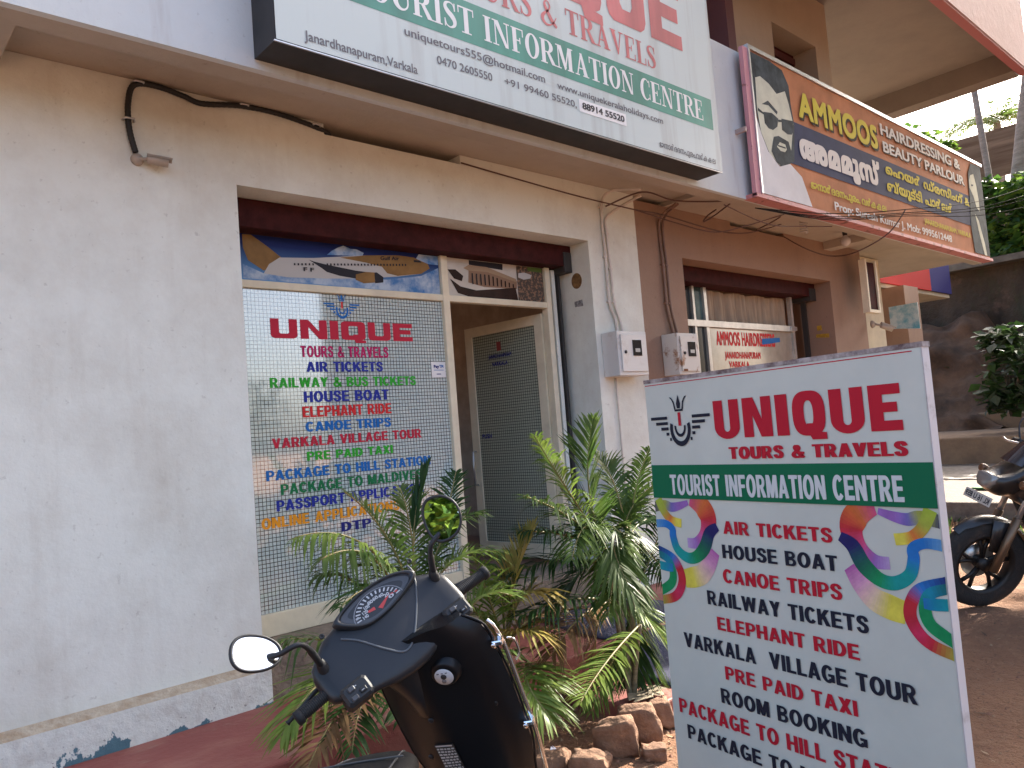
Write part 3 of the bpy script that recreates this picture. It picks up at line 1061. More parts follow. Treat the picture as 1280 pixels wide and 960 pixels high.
# ------------------------------------------------------------------ hairdresser's banner
OR = mat('faded_orange_flex', (.47, .20, .095), .75, spec=.12, var=.22, vscale=2.2)
NAVY = mat('faded_navy_flex', (.040, .050, .105), .75, spec=.12, var=.2, vscale=3)
SKIN = mat('printed_pale_green', (.60, .62, .50), .75, spec=.12, var=.15, vscale=5)
HAIRP = mat('printed_charcoal', (.03, .038, .042), .75, spec=.12, col2=(.07, .09, .10), vscale=7)
SHIRT = mat('printed_white_shirt', (.68, .68, .68), .75, spec=.12, var=.08, vscale=4)
YEL = mat('banner_yellow', (.60, .52, .07), .75, spec=.12)
BWH = mat('banner_white', (.70, .68, .64), .75, spec=.12)
BDK = mat('banner_shadow', (.035, .03, .02), .75, spec=.12)
YF2 = 3.44
fr = frameY(YF2)
x0b, x1b, zb0, zb1 = 6.30, 12.46, 3.625, 4.945
sg2 = thing('banner_sign', (9.4, YF2, 3.6), 'orange and navy banner with a printed man in sunglasses on a pink frame', 'sign')
b = MB()
b.box(6.20, 6.275, 3.435, 3.475, 3.60, 4.95, mat('pink_post_paint', (.60, .28, .31), .6, col2=(.26, .10, .09), vscale=9, vlow=.60, vhigh=.66))
b.box(6.20, 12.56, 3.43, 3.56, 3.585, 3.622, mat('pink_rail_paint', (.50, .20, .20), .6, col2=(.22, .08, .07), vscale=9, vlow=.55, vhigh=.62))
b.box(6.276, 12.52, 3.425, 3.47, 4.948, 4.985, STEEL)
b.box(6.276, 6.30, 3.42, 3.47, 3.624, 4.947, STEEL)
b.box(6.12, 6.15, 3.44, 3.538, 4.16, 4.20, mat('weathered_bracket', (.42, .33, .31), .6))
b.build('frame', sg2)
b = MB()
n = 70
vs = []
rows = [zb0, zb0 + .25, zb0 + .6, zb0 + .95, zb0 + 1.15, zb1]
for i in range(n):
    u = x0b + (x1b - x0b) * i / (n - 1)
    for j, v in enumerate(rows):
        d = .012 * max(0, (v - 4.6)) * math.sin(u * 5 + v * 14)
        vs.append((u, YF2 + d, v))
k = len(rows)
b.add(vs, [(i * k + j, (i + 1) * k + j, (i + 1) * k + j + 1, i * k + j + 1) for i in range(n - 1) for j in range(k - 1)], OR, True)
b.rect(fr, 6.84, 12.40, 4.004, 4.43, .0055, NAVY)
ART = [
 (HAIRP, [(6.302, 4.58), (6.36, 4.22), (6.50, 4.0), (6.70, 3.93), (6.95, 4.03), (7.02, 4.40), (6.99, 4.60), (6.985, 4.774), (6.884, 4.90), (6.663, 4.93), (6.302, 4.93)]),
 (SKIN, [(6.372, 4.70), (6.46, 4.735), (6.608, 4.70), (6.734, 4.635), (6.90, 4.70), (6.949, 4.588), (7.0, 4.403), (6.895, 4.095), (6.786, 3.968), (6.659, 3.946), (6.495, 4.022), (6.38, 4.203), (6.35, 4.406)]),
 (HAIRP, [(6.44, 4.47), (6.56, 4.53), (6.72, 4.46), (6.70, 4.43), (6.56, 4.485)]),
 (HAIRP, [(6.456, 4.402), (6.460, 4.298), (6.52, 4.262), (6.60, 4.262), (6.689, 4.314), (6.717, 4.395), (6.610, 4.425)]),
 (HAIRP, [(6.776, 4.408), (6.768, 4.298), (6.868, 4.275), (6.95, 4.29), (6.984, 4.332), (7.0, 4.432)]),
 (HAIRP, [(6.36, 4.42), (6.46, 4.395), (6.46, 4.375), (6.36, 4.39)]),
 (HAIRP, [(6.71, 4.385), (6.78, 4.395), (6.78, 4.375), (6.71, 4.36)]),
 (HAIRP, [(6.53, 4.051), (6.603, 3.965), (6.719, 3.936), (6.833, 3.995), (6.905, 4.118), (6.87, 4.205), (6.78, 4.215), (6.69, 4.225), (6.60, 4.20), (6.57, 4.14)]),
 (SKIN, [(6.64, 4.115), (6.70, 4.085), (6.78, 4.088), (6.82, 4.12), (6.80, 4.165), (6.70, 4.168)]),
 (HAIRP, [(6.66, 4.135), (6.80, 4.138), (6.80, 4.124), (6.66, 4.120)]),
 (SHIRT, [(6.302, 3.63), (6.302, 4.36), (6.38, 4.18), (6.47, 4.036), (6.657, 3.93), (6.855, 3.99), (7.06, 3.90), (7.213, 3.63)]),
 (HAIRP, [(11.78, 3.99), (11.83, 3.64), (12.45, 3.64), (12.45, 4.94), (12.05, 4.92), (11.90, 4.75), (11.86, 4.44)]),
 (SKIN, [(11.90, 4.55), (12.02, 4.45), (12.10, 4.30), (12.22, 4.26), (12.22, 4.45), (12.19, 4.62), (12.12, 4.78), (11.98, 4.74), (11.91, 4.66)]),
 (SKIN, [(12.0, 4.20), (12.12, 4.12), (12.28, 3.80), (12.32, 3.64), (12.22, 3.64), (12.10, 3.90)]),
 (HAIRP, [(11.97, 4.61), (12.05, 4.62), (12.05, 4.595), (11.97, 4.585)]),
]
for k_, (m_, p) in enumerate(ART):
    b.poly(fr, p, .0062 + .0003 * k_, m_)
H2 = .0115
b.text('AMMOOS', fr, 7.15, 8.955, 4.475, 4.735, H2, BDK, bold=(.035, .03), skew=.02)
b.text('AMMOOS', fr, 7.128, 8.93, 4.50, 4.762, H2 + .0012, YEL, bold=(.035, .03), skew=.02)
b.text('HAIRDRESSING &', fr, 9.06, 11.60, 4.705, 4.835, H2, BDK, bold=(.03, .02), skew=.03)
b.text('HAIRDRESSING &', fr, 9.037, 11.579, 4.718, 4.848, H2 + .0012, BWH, bold=(.03, .02), skew=.03)
b.text('BEAUTY PARLOUR', fr, 9.083, 11.707, 4.512, 4.636, H2, BDK, bold=(.03, .02), skew=.02)
b.text('BEAUTY PARLOUR', fr, 9.063, 11.687, 4.524, 4.648, H2 + .0012, BWH, bold=(.03, .02), skew=.02)
b.text('അമമൂസ്', fr, 7.070, 8.892, 4.02, 4.37, H2, BWH, bold=(.055, .045), fit='box')
b.text('െഹയർ ഡ്രസിംഗ് &', fr, 9.066, 11.80, 4.27, 4.405, H2, YEL, bold=(.04, .03), fit='box')
b.text('ബ്യൂട്ടി പാർലർ', fr, 9.059, 11.106, 4.04, 4.215, H2, YEL, bold=(.04, .03), fit='box')
b.text('ജനാർദദനപുരം, വർകകല', fr, 7.225, 8.967, 3.79, 3.905, H2, YEL, bold=(.03, .02), fit='box')
b.text('Prop: Suresh Kumar J. Mob: 9995612448', fr, 7.688, 10.961, 3.665, 3.752, H2, BWH, bold=(.025, .015), skew=.02)
b.text('JANARDHANAPURAM, VARKALA', fr, 10.078, 11.705, 3.825, 3.892, H2, YEL, bold=(.03, .02))
b.build('banner', sg2)

# ------------------------------------------------------------------ free standing board in front
AO = Vector((1.9606, 1.532, 0))
AU = Vector((-.1547, -.9880, 0))
AN = Vector((-.9880, .1547, 0))
AT = 1.829
AW = .885
fa = lambda u, v, h: AO + AU * u + AN * h + Vector((0, 0, AT + v))
BOARD = mat('board_white_vinyl', (.565, .60, .54), .4, spec=.3, var=.07, vscale=3)
AGREEN = mat('board_green_vinyl', (.004, .135, .06), .6, spec=.2)
ared, ablk, awht = mat('board_red_vinyl', (.46, .012, .03), .6, spec=.2), mat('board_ink_vinyl', (.014, .017, .032), .6, spec=.2), mat('board_white_lettering', (.60, .64, .64), .6, spec=.2)
sgA = thing('pavement_sign', AO + AU * .44 + Vector((0, 0, .1)), 'white standing board listing tours in red and black on the dirt in front', 'sign')
b = MB()
b.obox(fa(-.002, -1.73, -.030), AU * (AW + .004), AN * .028, Vector((0, 0, 1.73)), mat('board_edge_white', (.66, .63, .62), .5, col2=(.45, .40, .37), vscale=12, vlow=.55, vhigh=.7))
b.obox(fa(-.004, -.012, -.032), AU * (AW + .008), AN * .032, Vector((0, 0, .012)), mat('frayed_dark_edge', (.10, .055, .05), .8, col2=(.45, .4, .38), vscale=25))
b.build('board_core', sgA)
b = MB()
for u in (.06, AW - .10):
    b.obox(fa(u, -1.78, -.028), AU * .035, AN * .02, Vector((0, 0, .045)), IRON)
b.obox(fa(.0, -1.76, -.34), AU * AW, AN * .30, Vector((0, 0, .02)), IRON)
b.build('stand', sgA)
b = MB()
b.rect(fa, 0, AW, -1.728, -.013, 0, BOARD)
b.rect(fa, .002, AW - .02, -.020, -.0175, .0006, ared)
b.rect(fa, 0, AW, -.367, -.266, .001, AGREEN)
wide = [('TOURIST INFORMATION CENTRE', .079, .812, -.352, -.298, awht, (.07, .05)),
 ('AIR TICKETS', .271, .616, -.460, -.426, ared, (.085, .065)), ('HOUSE BOAT', .260, .623, -.529, -.493, ablk, (.085, .065)), ('CANOE TRIPS', .254, .627, -.598, -.562, ared, (.085, .065)),
 ('RAILWAY TICKETS', .187, .689, -.668, -.630, ablk, (.085, .065)), ('ELEPHANT RIDE', .216, .658, -.736, -.701, ared, (.085, .065)), ('VARKALA  VILLAGE TOUR', .077, .791, -.808, -.768, ablk, (.085, .065)),
 ('PRE PAID TAXI', .229, .637, -.873, -.838, ared, (.085, .065)), ('ROOM BOOKING', .205, .655, -.943, -.904, ablk, (.085, .065)), ('PACKAGE TO HILL STATION', .032, .795, -1.012, -.972, ared, (.085, .065)),
 ('PACKAGE TO MALDIVES', .058, .738, -1.083, -1.044, ablk, (.085, .065)), ('TOURS & TRAVELS', .320, .830, -.250, -.219, ared, (.11, .07))]
for s_, a, c_, v0, v1, m_, bo in wide:
    sans(b, fa, s_, a, c_, v0 - .001, v1 + .001, .002, m_, .075 if bo[0] > .09 else .03)


def slab_unique(b, fr, body, u0_, u1_, v0, v1, h, m):
    """heavy narrow-counter capitals with rounded bowls"""
    wd = {'U': .95, 'N': 1.0, 'I': .40, 'Q': 1.0, 'E': .82}
    gap = .14
    k = (u1_ - u0_) / (sum(wd[c] for c in body) + gap * (len(body) - 1))
    H = v1 - v0
    x = u0_
    t = .36
    pp = lambda pts, e=0: b.poly(fr, [(x + p * k, v0 + q * H) for p, q in pts], h + e, m)
    for ch in body:
        W_ = wd[ch]
        arc = lambda cx, cy, rx, ry, a0, a1, n=8: [(cx + rx * math.cos(R(a)), cy + ry * math.sin(R(a))) for a in np.linspace(a0, a1, n)]
        if ch == 'U':
            o = [(0, 1)] + arc(W_ / 2, .30, W_ / 2, .32, 180, 360, 14) + [(W_, 1), (W_ - t, 1)] + arc(W_ / 2, .27, W_ / 2 - t, .10, 0, -180, 8) + [(t, 1)]
            pp(o)
        elif ch == 'N':
            pp([(0, 0), (t * .95, 0), (t * .95, .55), (W_ - .40, 0), (W_, 0), (W_, 1), (W_ - t * .95, 1), (W_ - t * .95, .45), (.40, 1), (0, 1)])
        elif ch == 'I':
            pp([(0, 0), (W_, 0), (W_, 1), (0, 1)])
        elif ch == 'E':
            pp([(0, 0), (W_, 0), (W_, .22), (t, .22), (t, .40), (W_ - .1, .40), (W_ - .1, .61), (t, .61), (t, .78), (W_, .78), (W_, 1), (0, 1)])
        elif ch == 'Q':
            A = np.linspace(0, 360, 37)[:-1]
            sq = lambda a, p: math.copysign(abs(a) ** p, a)
            o = [(W_ / 2 + W_ / 2 * sq(math.cos(R(a)), .7), .5 + .53 * sq(math.sin(R(a)), .7)) for a in A]
            i = [(W_ / 2 + (W_ / 2 - t) * sq(math.cos(R(a)), .8), .5 + .30 * sq(math.sin(R(a)), .8)) for a in A]
            n = len(A)
            b.add([fr(x + p * k, v0 + q * H, h) for p, q in o + i], [(j, (j + 1) % n, n + (j + 1) % n, n + j) for j in range(n)], m)
            pp([(W_ * .42, .26), (W_ * .44, .06), (W_ * .56, -.12), (W_ * 1.0, -.12), (W_ * 1.0, .04), (W_ * .82, .05), (W_ * .76, .26)], .0004)
        x += (W_ + gap) * k


slab_unique(b, fa, 'UNIQUE', .274, .828, -.193, -.086, .002, ared)
crest(b, fa, .139, -.143, .121, .002, ablk, ared)
# the two ornaments of interlaced coloured ribbons
PALC = {'magenta': (.42, .10, .36), 'pinkl': (.62, .30, .48), 'peach': (.72, .55, .38), 'yellow': (.70, .62, .08), 'pink': (.60, .08, .22), 'orange': (.62, .16, .04), 'red': (.50, .025, .04),
        'violet': (.30, .14, .45), 'lilac': (.46, .34, .56), 'indigo': (.16, .14, .42), 'olive': (.36, .40, .06), 'navy': (.020, .018, .12), 'lime': (.36, .50, .05), 'dgreen': (.015, .12, .08),
        'green': (.01, .26, .09), 'teal': (.01, .30, .28), 'blue': (.02, .17, .50), 'sky': (.16, .38, .60), 'crimson': (.55, .03, .10), 'tealb': (.01, .24, .38)}
ORN = [
 ([(0.654,-0.516),(0.679,-0.551),(0.711,-0.584),(0.749,-0.598),(0.786,-0.606)],[0.032,0.048,0.057,0.060,0.053],['magenta', 'pinkl', 'peach', 'yellow', 'yellow']),
 ([(0.737,-0.372),(0.692,-0.387),(0.670,-0.424),(0.686,-0.468),(0.723,-0.495),(0.760,-0.497)],[0.030,0.063,0.061,0.045,0.033,0.029],['pink', 'orange', 'red', 'pink', 'violet', 'lilac']),
 ([(0.744,-0.378),(0.782,-0.389),(0.814,-0.394),(0.843,-0.388),(0.890,-0.396)],[0.015,0.024,0.029,0.030,0.031],['violet', 'violet', 'indigo', 'olive', 'navy']),
 ([(0.868,-0.370),(0.850,-0.406),(0.824,-0.431),(0.800,-0.438),(0.778,-0.441)],[0.031,0.028,0.028,0.027,0.027],['lime', 'olive', 'orange', 'yellow', 'yellow']),
 ([(0.638,-0.443),(0.670,-0.464),(0.694,-0.507),(0.731,-0.537),(0.769,-0.541),(0.805,-0.519),(0.818,-0.482),(0.819,-0.459),(0.847,-0.445),(0.895,-0.448)],[0.024,0.038,0.042,0.035,0.032,0.029,0.028,0.026,0.024,0.026],['navy', 'navy', 'dgreen', 'green', 'teal', 'teal', 'blue', 'blue', 'blue', 'sky']),
 ([(0.890,-0.524),(0.829,-0.547),(0.803,-0.577),(0.796,-0.613),(0.813,-0.648),(0.842,-0.669),(0.890,-0.682)],[0.022,0.028,0.029,0.031,0.030,0.028,0.026],['navy', 'blue', 'red', 'red', 'crimson', 'red', 'olive']),
 ([(0.895,-0.538),(0.848,-0.555),(0.832,-0.590),(0.843,-0.626),(0.895,-0.656)],[0.022,0.025,0.029,0.030,0.028],['dgreen', 'tealb', 'green', 'green', 'green']),
 ([(0.895,-0.574),(0.853,-0.578),(0.830,-0.578)],[0.026,0.027,0.023],['teal', 'tealb', 'blue']),
]


def ink(c0, c1, t):
    cc = tuple(round(x * (1 - t) + y * t, 3) for x, y in zip(c0, c1))
    return mat('ribbon_ink_%d_%d_%d' % tuple(int(x * 1000) for x in cc), cc, .6, var=.16, vscale=30, spec=.2)


for mir in (False, True):
    for i, (P_, W_, K_) in enumerate(ORN):
        n = 6
        cen = catmull([((.886 - u) if mir else u, v, 0) for u, v in P_], n)
        wv = [q.x for q in catmull([(w_, 0, 0) for w_ in W_], n)]
        L_, R_ = [], []
        cl = lambda u, v: (min(max(u, .001), AW - .001), v)
        for k_, p in enumerate(cen):
            t_ = (cen[min(k_ + 1, len(cen) - 1)] - cen[max(k_ - 1, 0)]).normalized()
            L_.append(cl(p.x - t_.y * wv[k_] / 2, p.y + t_.x * wv[k_] / 2))
            R_.append(cl(p.x + t_.y * wv[k_] / 2, p.y - t_.x * wv[k_] / 2))
        for k_ in range(len(cen) - 1):
            c0, c1 = PALC[K_[k_ // n]], PALC[K_[min(k_ // n + 1, len(K_) - 1)]]
            q = [L_[k_], R_[k_], R_[k_ + 1], L_[k_ + 1]]
            vs = [fa(*t_, .0010 + .0001 * i) for t_ in q]
            b.add(vs, [(0, 1, 2, 3)], ink(c0, c1, (k_ % n + .5) / n))
# cover what would stand above the green band edge: trim strips of the band itself
b.rect(fa, 0, AW, -.367, -.300, .0026, AGREEN)
s_, a, c_, v0, v1, m_, bo = wide[0]
sans(b, fa, s_, a, c_, v0 - .003, v1 + .003, .0032, m_)
b.build('board_face', sgA)

# ------------------------------------------------------------------ meter boxes
def meter_box(name, x0, x1, z0, z1, m, label, rust):
    t = thing(name, ((x0 + x1) / 2, 4.2, z0), label, 'meter box')
    b = MB()
    b.box(x0, x1, 4.03, 4.199, z0, z1, m)
    b.build('case', t, bevel=.006)
    b = MB()
    b.box(x0 + .03, x1 - .02, 4.016, 4.029, z0 + .03, z1 - .03, m)
    if rust:
        b.box(x0 + .04, x0 + .10, 4.012, 4.016, z0 + .03, z0 + .05, mat('rust', (.22, .09, .04), .9, var=.4, vscale=20))
    d = b.build('lid', t, bevel=.004)
    b = MB()
    cx = x0 + (x1 - x0) * .60
    b.box(cx - .055, cx + .055, 4.010, 4.0155, z0 + .16, z0 + .29, MATS['dark_glass'])
    b.box(cx - .03, cx + .03, 4.007, 4.0095, z0 + .19, z0 + .22, mat('meter_dial', (.4, .4, .38), .4))
    b.build('meter_window', d)
    b = MB()
    b.lathe((x0 + .075, 4.016, z0 + .19), (0, -1, 0), [(0, .014), (.008, .014), (.012, .004), (.012, 0)], IRON, 10)
    b.build('lock', d)
    return t


MW = mat('meter_box_white', (.66, .65, .62), .45, col2=(.50, .44, .38), vscale=7, vlow=.55, vhigh=.75)
MR = mat('meter_box_rusty', (.60, .57, .52), .5, col2=(.28, .14, .07), vscale=8, vlow=.56, vhigh=.66)
meter_box('meter_box', 4.86, 5.235, 2.085, 2.45, MW, 'clean white meter box on the white pillar', False)
meter_box('meter_box', 5.67, 5.98, 2.085, 2.455, MR, 'rust stained meter box on the brown wall', True)


def pipes(name, lines, m, label, r_=.012):
    t = thing(name, lines[0][0], label, 'conduit')
    for l_ in lines:
        b = MB()
        b.tube(catmull(l_, 5), r_, m, 8)
        b.build('pipe', t)
    for l_ in lines:
        for p in l_[2:-2]:
            b = MB()
            b.cbox((p[0], 4.19, p[2]), (.022, 0, 0), (0, .012, 0), (0, 0, .008), m)
            b.build('clip', t)


yw = 4.182
pipes('conduit', [[(5.10, 3.85, 3.60), (5.02, 4.10, 3.64), (4.985, yw, 3.52), (4.985, yw, 3.1), (4.985, yw, 2.72), (5.04, yw, 2.58), (5.06, yw, 2.45)],
                  [(5.30, 4.0, 3.62), (5.06, yw, 3.46), (5.025, yw, 3.3), (5.035, yw, 3.0), (5.045, yw, 2.72), (5.10, yw, 2.56), (5.12, yw, 2.45)]],
      mat('painted_conduit', (.62, .56, .50), .5, var=.15), 'two cream pipes rising from the white meter box to the canopy')
pipes('conduit', [[(5.80, 4.0, 3.62), (5.775, yw, 3.5), (5.775, yw, 3.1), (5.775, yw, 2.75), (5.80, yw, 2.60), (5.84, yw, 2.46)],
                  [(5.83, 4.0, 3.62), (5.83, yw, 3.5), (5.83, yw, 3.1), (5.83, yw, 2.75), (5.86, yw, 2.60), (5.90, yw, 2.46)]],
      mat('brown_conduit', (.20, .11, .075), .5, var=.2), 'two brown pipes rising from the rusty meter box')
pipes('conduit', [[(4.99, 4.188, 2.08), (4.99, 4.188, 1.4), (4.99, 4.188, .35)]], MATS['painted_conduit'], 'thin white pipe running down the pillar below the meter box', .008)

# black hose and camera on the left wall
t = thing('cable_hose', (1.28, 4.2, 3.3), 'black corrugated hose clipped to the white wall above the camera', 'cable')
b = MB()
path = catmull([(1.30, yw, 3.30), (1.275, yw, 3.42), (1.275, yw, 3.56), (1.31, yw, 3.665), (1.42, yw, 3.685), (1.56, yw, 3.665), (1.66, yw, 3.645), (1.86, yw, 3.68), (2.05, yw, 3.69), (2.24, yw, 3.675), (2.44, yw + .03, 3.655), (2.52, 4.3, 3.65)], 14)
b.tube(path, [.0145 + .0015 * (i % 2) for i in range(len(path))], mat('black_hose', (.012, .012, .012), .6), 10)
b.build('hose', t)
for x, z in ((1.275, 3.47), (1.33, 3.68), (1.90, 3.688), (2.36, 3.668)):
    b = MB()
    b.tube([(x - .03, 4.2, z), (x - .02, 4.158, z), (x + .02, 4.158, z), (x + .03, 4.2, z)], .006, STEEL, 6)
    b.build('clamp', t)


def cctv(base, aim, label, s=1.0):
    base, aim = Vector(base), Vector(aim).normalized()
    t = thing('security_camera', base, label, 'camera')
    side = aim.cross(Vector((0, 0, 1))).normalized()
    upv = side.cross(aim)
    cw = mat('camera_body_cream', (.40, .34, .28), .5, var=.15)
    b = MB()
    b.lathe(base, (0, -1, 0), [(0, .0), (0, .048 * s), (.02 * s, .046 * s), (.04 * s, .03 * s), (.05 * s, 0)], cw, 20)
    b.build('mount', t)
    b = MB()
    j = base + Vector((0, -.04 * s, 0))
    c_ = j + aim * .115 * s + Vector((0, -.02 * s, .0))
    b.tube([j, j + aim * .03 * s, c_ - aim * .05 * s], .014 * s, cw, 8)
    b.build('bracket', t)
    b = MB()
    b.lathe(c_ - aim * .06 * s, aim, [(0, 0), (0, .032 * s), (.01 * s, .036 * s), (.15 * s, .036 * s), (.15 * s, .030 * s), (.135 * s, .028 * s), (.135 * s, 0)], cw, 20)
    ho = b.build('housing', t)
    b = MB()
    b.lathe(c_ - aim * .06 * s, aim, [(.137 * s, 0), (.137 * s, .026 * s), (.14 * s, .024 * s), (.14 * s, 0)], MATS['dark_glass'], 16)
    b.build('lens', ho)
    b = MB()
    vs = []
    for h in (-.065 * s, .115 * s):
        for k in range(9):
            a = R(20 + 140 * k / 8)
            vs.append(c_ + aim * h + (side * math.cos(a) + upv * math.sin(a)) * .043 * s)
    b.add(vs, [(k, k + 1, 10 + k, 9 + k) for k in range(8)], cw, True)
    b.build('sunshield', ho)


cctv((1.31, 4.199, 3.268), (.95, -.25, -.12), 'cream security camera at the end of the black hose on the white wall', .68)
cctv((10.0, 4.15, 2.70), (.55, -.6, -.38), 'brown security camera at the corner of the brown wall', 1.0)

# stickers on the door jamb
b = MB()
f4 = lambda u, v, h: Vector((4.80 - h, u, v))
b.slab(f4, [(4.36 + .058 * math.cos(R(a)), 2.915 + .066 * math.sin(R(a))) for a in range(0, 360, 15)][::-1], .0005, .003, mat('brown_disc_sticker', (.27, .15, .05), .5, col2=(.10, .05, .02), vscale=30))
tag(b.build('round_sticker'), 'round brown sticker on the door jamb of the travel shop', 'sticker')
b = MB()
b.slab(f4, [(4.31, 2.695), (4.40, 2.70), (4.405, 2.745), (4.315, 2.75)][::-1], .0005, .003, mat('black_print_sticker', (.05, .05, .05), .5, col2=(.4, .4, .4), vscale=45))
tag(b.build('torn_sticker'), 'small torn black sticker on the door jamb below the round one', 'sticker')
b = MB()
f5 = lambda u, v, h: Vector((9.085 - h, u, v))
YP = mat('yellow_print', (.45, .26, .02), .5, var=.5, vscale=30)
b.slab(f5, [(4.36, 2.63), (4.42, 2.63), (4.42, 2.69), (4.36, 2.69)][::-1], .0005, .003, YP)
b.slab(f5, [(4.28, 2.53), (4.44, 2.55), (4.44, 2.59), (4.28, 2.58)][::-1], .0005, .003, YP)
tag(b.build('yellow_sticker'), 'yellow writing sticker on the brown door jamb', 'sticker')

# wires along the canopy, lamps below it
WIRE = mat('black_wire', (.012, .010, .009), .9, spec=.05)
WIREB = mat('brown_wire', (.09, .04, .03), .6)


def wire(name, pts, label, r_=.006, m=None, grp='thin wires strung under the canopy'):
    b = MB()
    b.tube(catmull(pts, 8), r_, m or WIREB, 6)
    tag(b.build(name), label, 'wire', grp)


A_ = lambda x, y, Y=4.0: tuple(atY(x, y, Y))
wire('wire', [(3.50, 4.19, 3.64), A_(640, 222, 4.15), A_(722, 245, 4.12), A_(793, 262, 4.0), A_(830, 269), A_(905, 290), A_(950, 288), A_(1010, 268)], 'brown wire sagging from the dark slot to the pillar and beyond', .006)
wire('wire', [A_(757, 258), A_(803, 240, 3.9), A_(840, 250, 3.9), A_(876, 252, 3.8), A_(917, 251, 3.7)], 'wire looping over the top of the pillar by the pipes', .007)
wire('wire', [A_(917, 251, 3.7), A_(895, 268, 3.9), A_(880, 277, 3.9), A_(884, 270, 3.9), A_(895, 262, 3.9)], 'short hooked wire hanging beside the dark slot of the brown wall', .007)
wire('wire', [A_(945, 288), A_(978, 268, 3.8), A_(950, 258, 3.7)], 'crooked wire over the dark slot of the brown wall', .007)
wire('wire', [A_(980, 296, 4.15), A_(1010, 312), A_(1040, 320), A_(1070, 315, 3.7), A_(1110, 292, 3.4), A_(1132, 262, 3.3)], 'slack wire dipping below the hanging bulb', .007)
wire('wire', [A_(793, 262, 4.0), A_(850, 280, 3.9), A_(893, 290, 3.8), A_(930, 283, 3.7), A_(980, 268, 3.6)], 'thin wire drooping across the top of the brown wall left of the slot', .005)
wire('wire', [A_(905, 256, 3.62), A_(960, 280, 3.6), A_(1000, 283, 3.6), A_(1040, 283, 3.55)], 'nearly straight wire under the pink rail left of the bulb', .005)
for k_, (ya, yb, lab) in enumerate([(262, 232, 'upper cable crossing the foot of the orange banner'), (266, 244, 'second cable crossing the foot of the orange banner'), (270, 262, 'lowest cable crossing the foot of the orange banner'), (268, 250, 'third cable crossing the foot of the orange banner')]):
    wire('cable', [A_(944, 260, 3.38), A_(1040, ya + 5, 3.3), A_(1130, ya, 3.25), A_(1235, (ya + yb) / 2 + 2, 3.1), A_(1330, yb - 16, 2.9)], lab, .0045, WIRE, 'cables crossing the foot of the orange banner')
t = thing('hanging_bulb', A_(1056, 270, 3.8), 'round white bulb hanging in a brown holder under the canopy', 'lamp')
c_ = Vector(A_(1057, 302, 3.8))
b = MB()
b.tube([c_ + Vector((0, 0, .33)), c_ + Vector((.01, 0, .2)), c_ + Vector((0, 0, .12))], .008, WIREB)
b.tube([c_ + Vector((-.07, 0, .26)), c_ + Vector((-.03, 0, .16)), c_ + Vector((0, 0, .12))], .006, WIREB)
b.build('flex', t)
b = MB()
b.lathe(c_, (0, 0, 1), [(.06, .018), (.08, .026), (.12, .024), (.13, 0)], IRON, 14)
b.build('bulb_holder', t)
b = MB()
b.lathe(c_, (0, 0, 1), [(-.055, 0), (-.052, .018), (-.04, .036), (-.015, .053), (.01, .055), (.035, .045), (.055, .026), (.07, .02)], mat('bulb_glass', (.55, .52, .50), .15), 20)
b.build('bulb', t)
t = thing('spiral_lamp', A_(1003, 270, 3.8), 'spiral energy saving lamp under the canopy left of the bulb', 'lamp')
c_ = Vector(A_(1003, 270, 3.8))
b = MB()
b.lathe(c_ + Vector((0, 0, -.06)), (0, 0, 1), [(0, 0), (0, .035), (.03, .04), (.10, .03), (.12, 0)], mat('lamp_cap', (.35, .30, .26), .5), 16)
b.build('cap', t)
b = MB()
b.tube([c_ + Vector((.035 * math.cos(a), .035 * math.sin(a), -.07 - a * .0045)) for a in np.linspace(0, 8 * math.pi, 80)], .008, MATS['bulb_glass'], 6)
b.build('spiral_tube', t)
# upright frame of a projecting sign at the end of the brown wall, drum behind it
t = thing('projecting_sign', (9.62, 4.0, 2.83), 'narrow cream framed sign seen edge on at the brown corner', 'sign')
b = MB()
b.box(9.52, 9.80, 3.96, 4.00, 2.83, 3.42, MAROON)
b.build('sign_panel', t)
b = MB()
for q in ((9.49, 9.525, 2.80, 3.45), (9.775, 9.81, 2.80, 3.45)):
    b.box(q[0], q[1], 3.94, 4.02, q[2], q[3], CREAM)
b.box(9.526, 9.774, 3.94, 4.02, 2.80, 2.835, CREAM)
b.build('sign_frame', t)
b = MB()
b.lathe((10.15, 4.5, 3.15), (.85, -.5, 0), [(0, 0), (0, .22), (.02, .24), (.10, .25), (.12, .22), (.12, 0)], mat('maroon_drum', (.05, .018, .015), .5), 28)
b.tube([(9.98, 4.6, 3.15), (10.2, 4.48, 3.15)], .02, IRON)
tag(b.build('round_sign'), 'round maroon sign behind the narrow framed sign', 'sign')


# ------------------------------------------------------------------ scooter in front
phi, lean, steer, rake = R(35), R(9), R(46.85), R(26)
bf = Vector((math.cos(phi), math.sin(phi), 0))
bl0 = Vector((-math.sin(phi), math.cos(phi), 0))
ZA = Vector((0, 0, 1))
bu = ZA * math.cos(lean) + bl0 * math.sin(lean)
bl = bl0 * math.cos(lean) - ZA * math.sin(lean)
ss = bu * math.cos(rake) - bf * math.sin(rake)          # steering axis
e0 = bf * math.cos(rake) + bu * math.sin(rake)
ef = e0 * math.cos(steer) + bl * math.sin(steer)
el = bl * math.cos(steer) - e0 * math.sin(steer)
HC = Vector((1.305, 1.994, 1.117))                      # middle of the handlebar
HH = (HC.z - gz(1.2, 1.8)) / bu.z
BO = HC - bu * HH
Bp = lambda f, l, u: BO + bf * f + bl * l + bu * u      # body frame, u = height
Hp = lambda f, l, s_: HC + ef * f + el * l + ss * s_    # handlebar frame
Sp = lambda l, s_, d=0: HC + bl * l + ss * s_ + e0 * d  # leg shield plane
SBLK = mat('scooter_black_plastic', (.020, .022, .026), .38, var=.25, vscale=3, bump=.06, bscale=900)
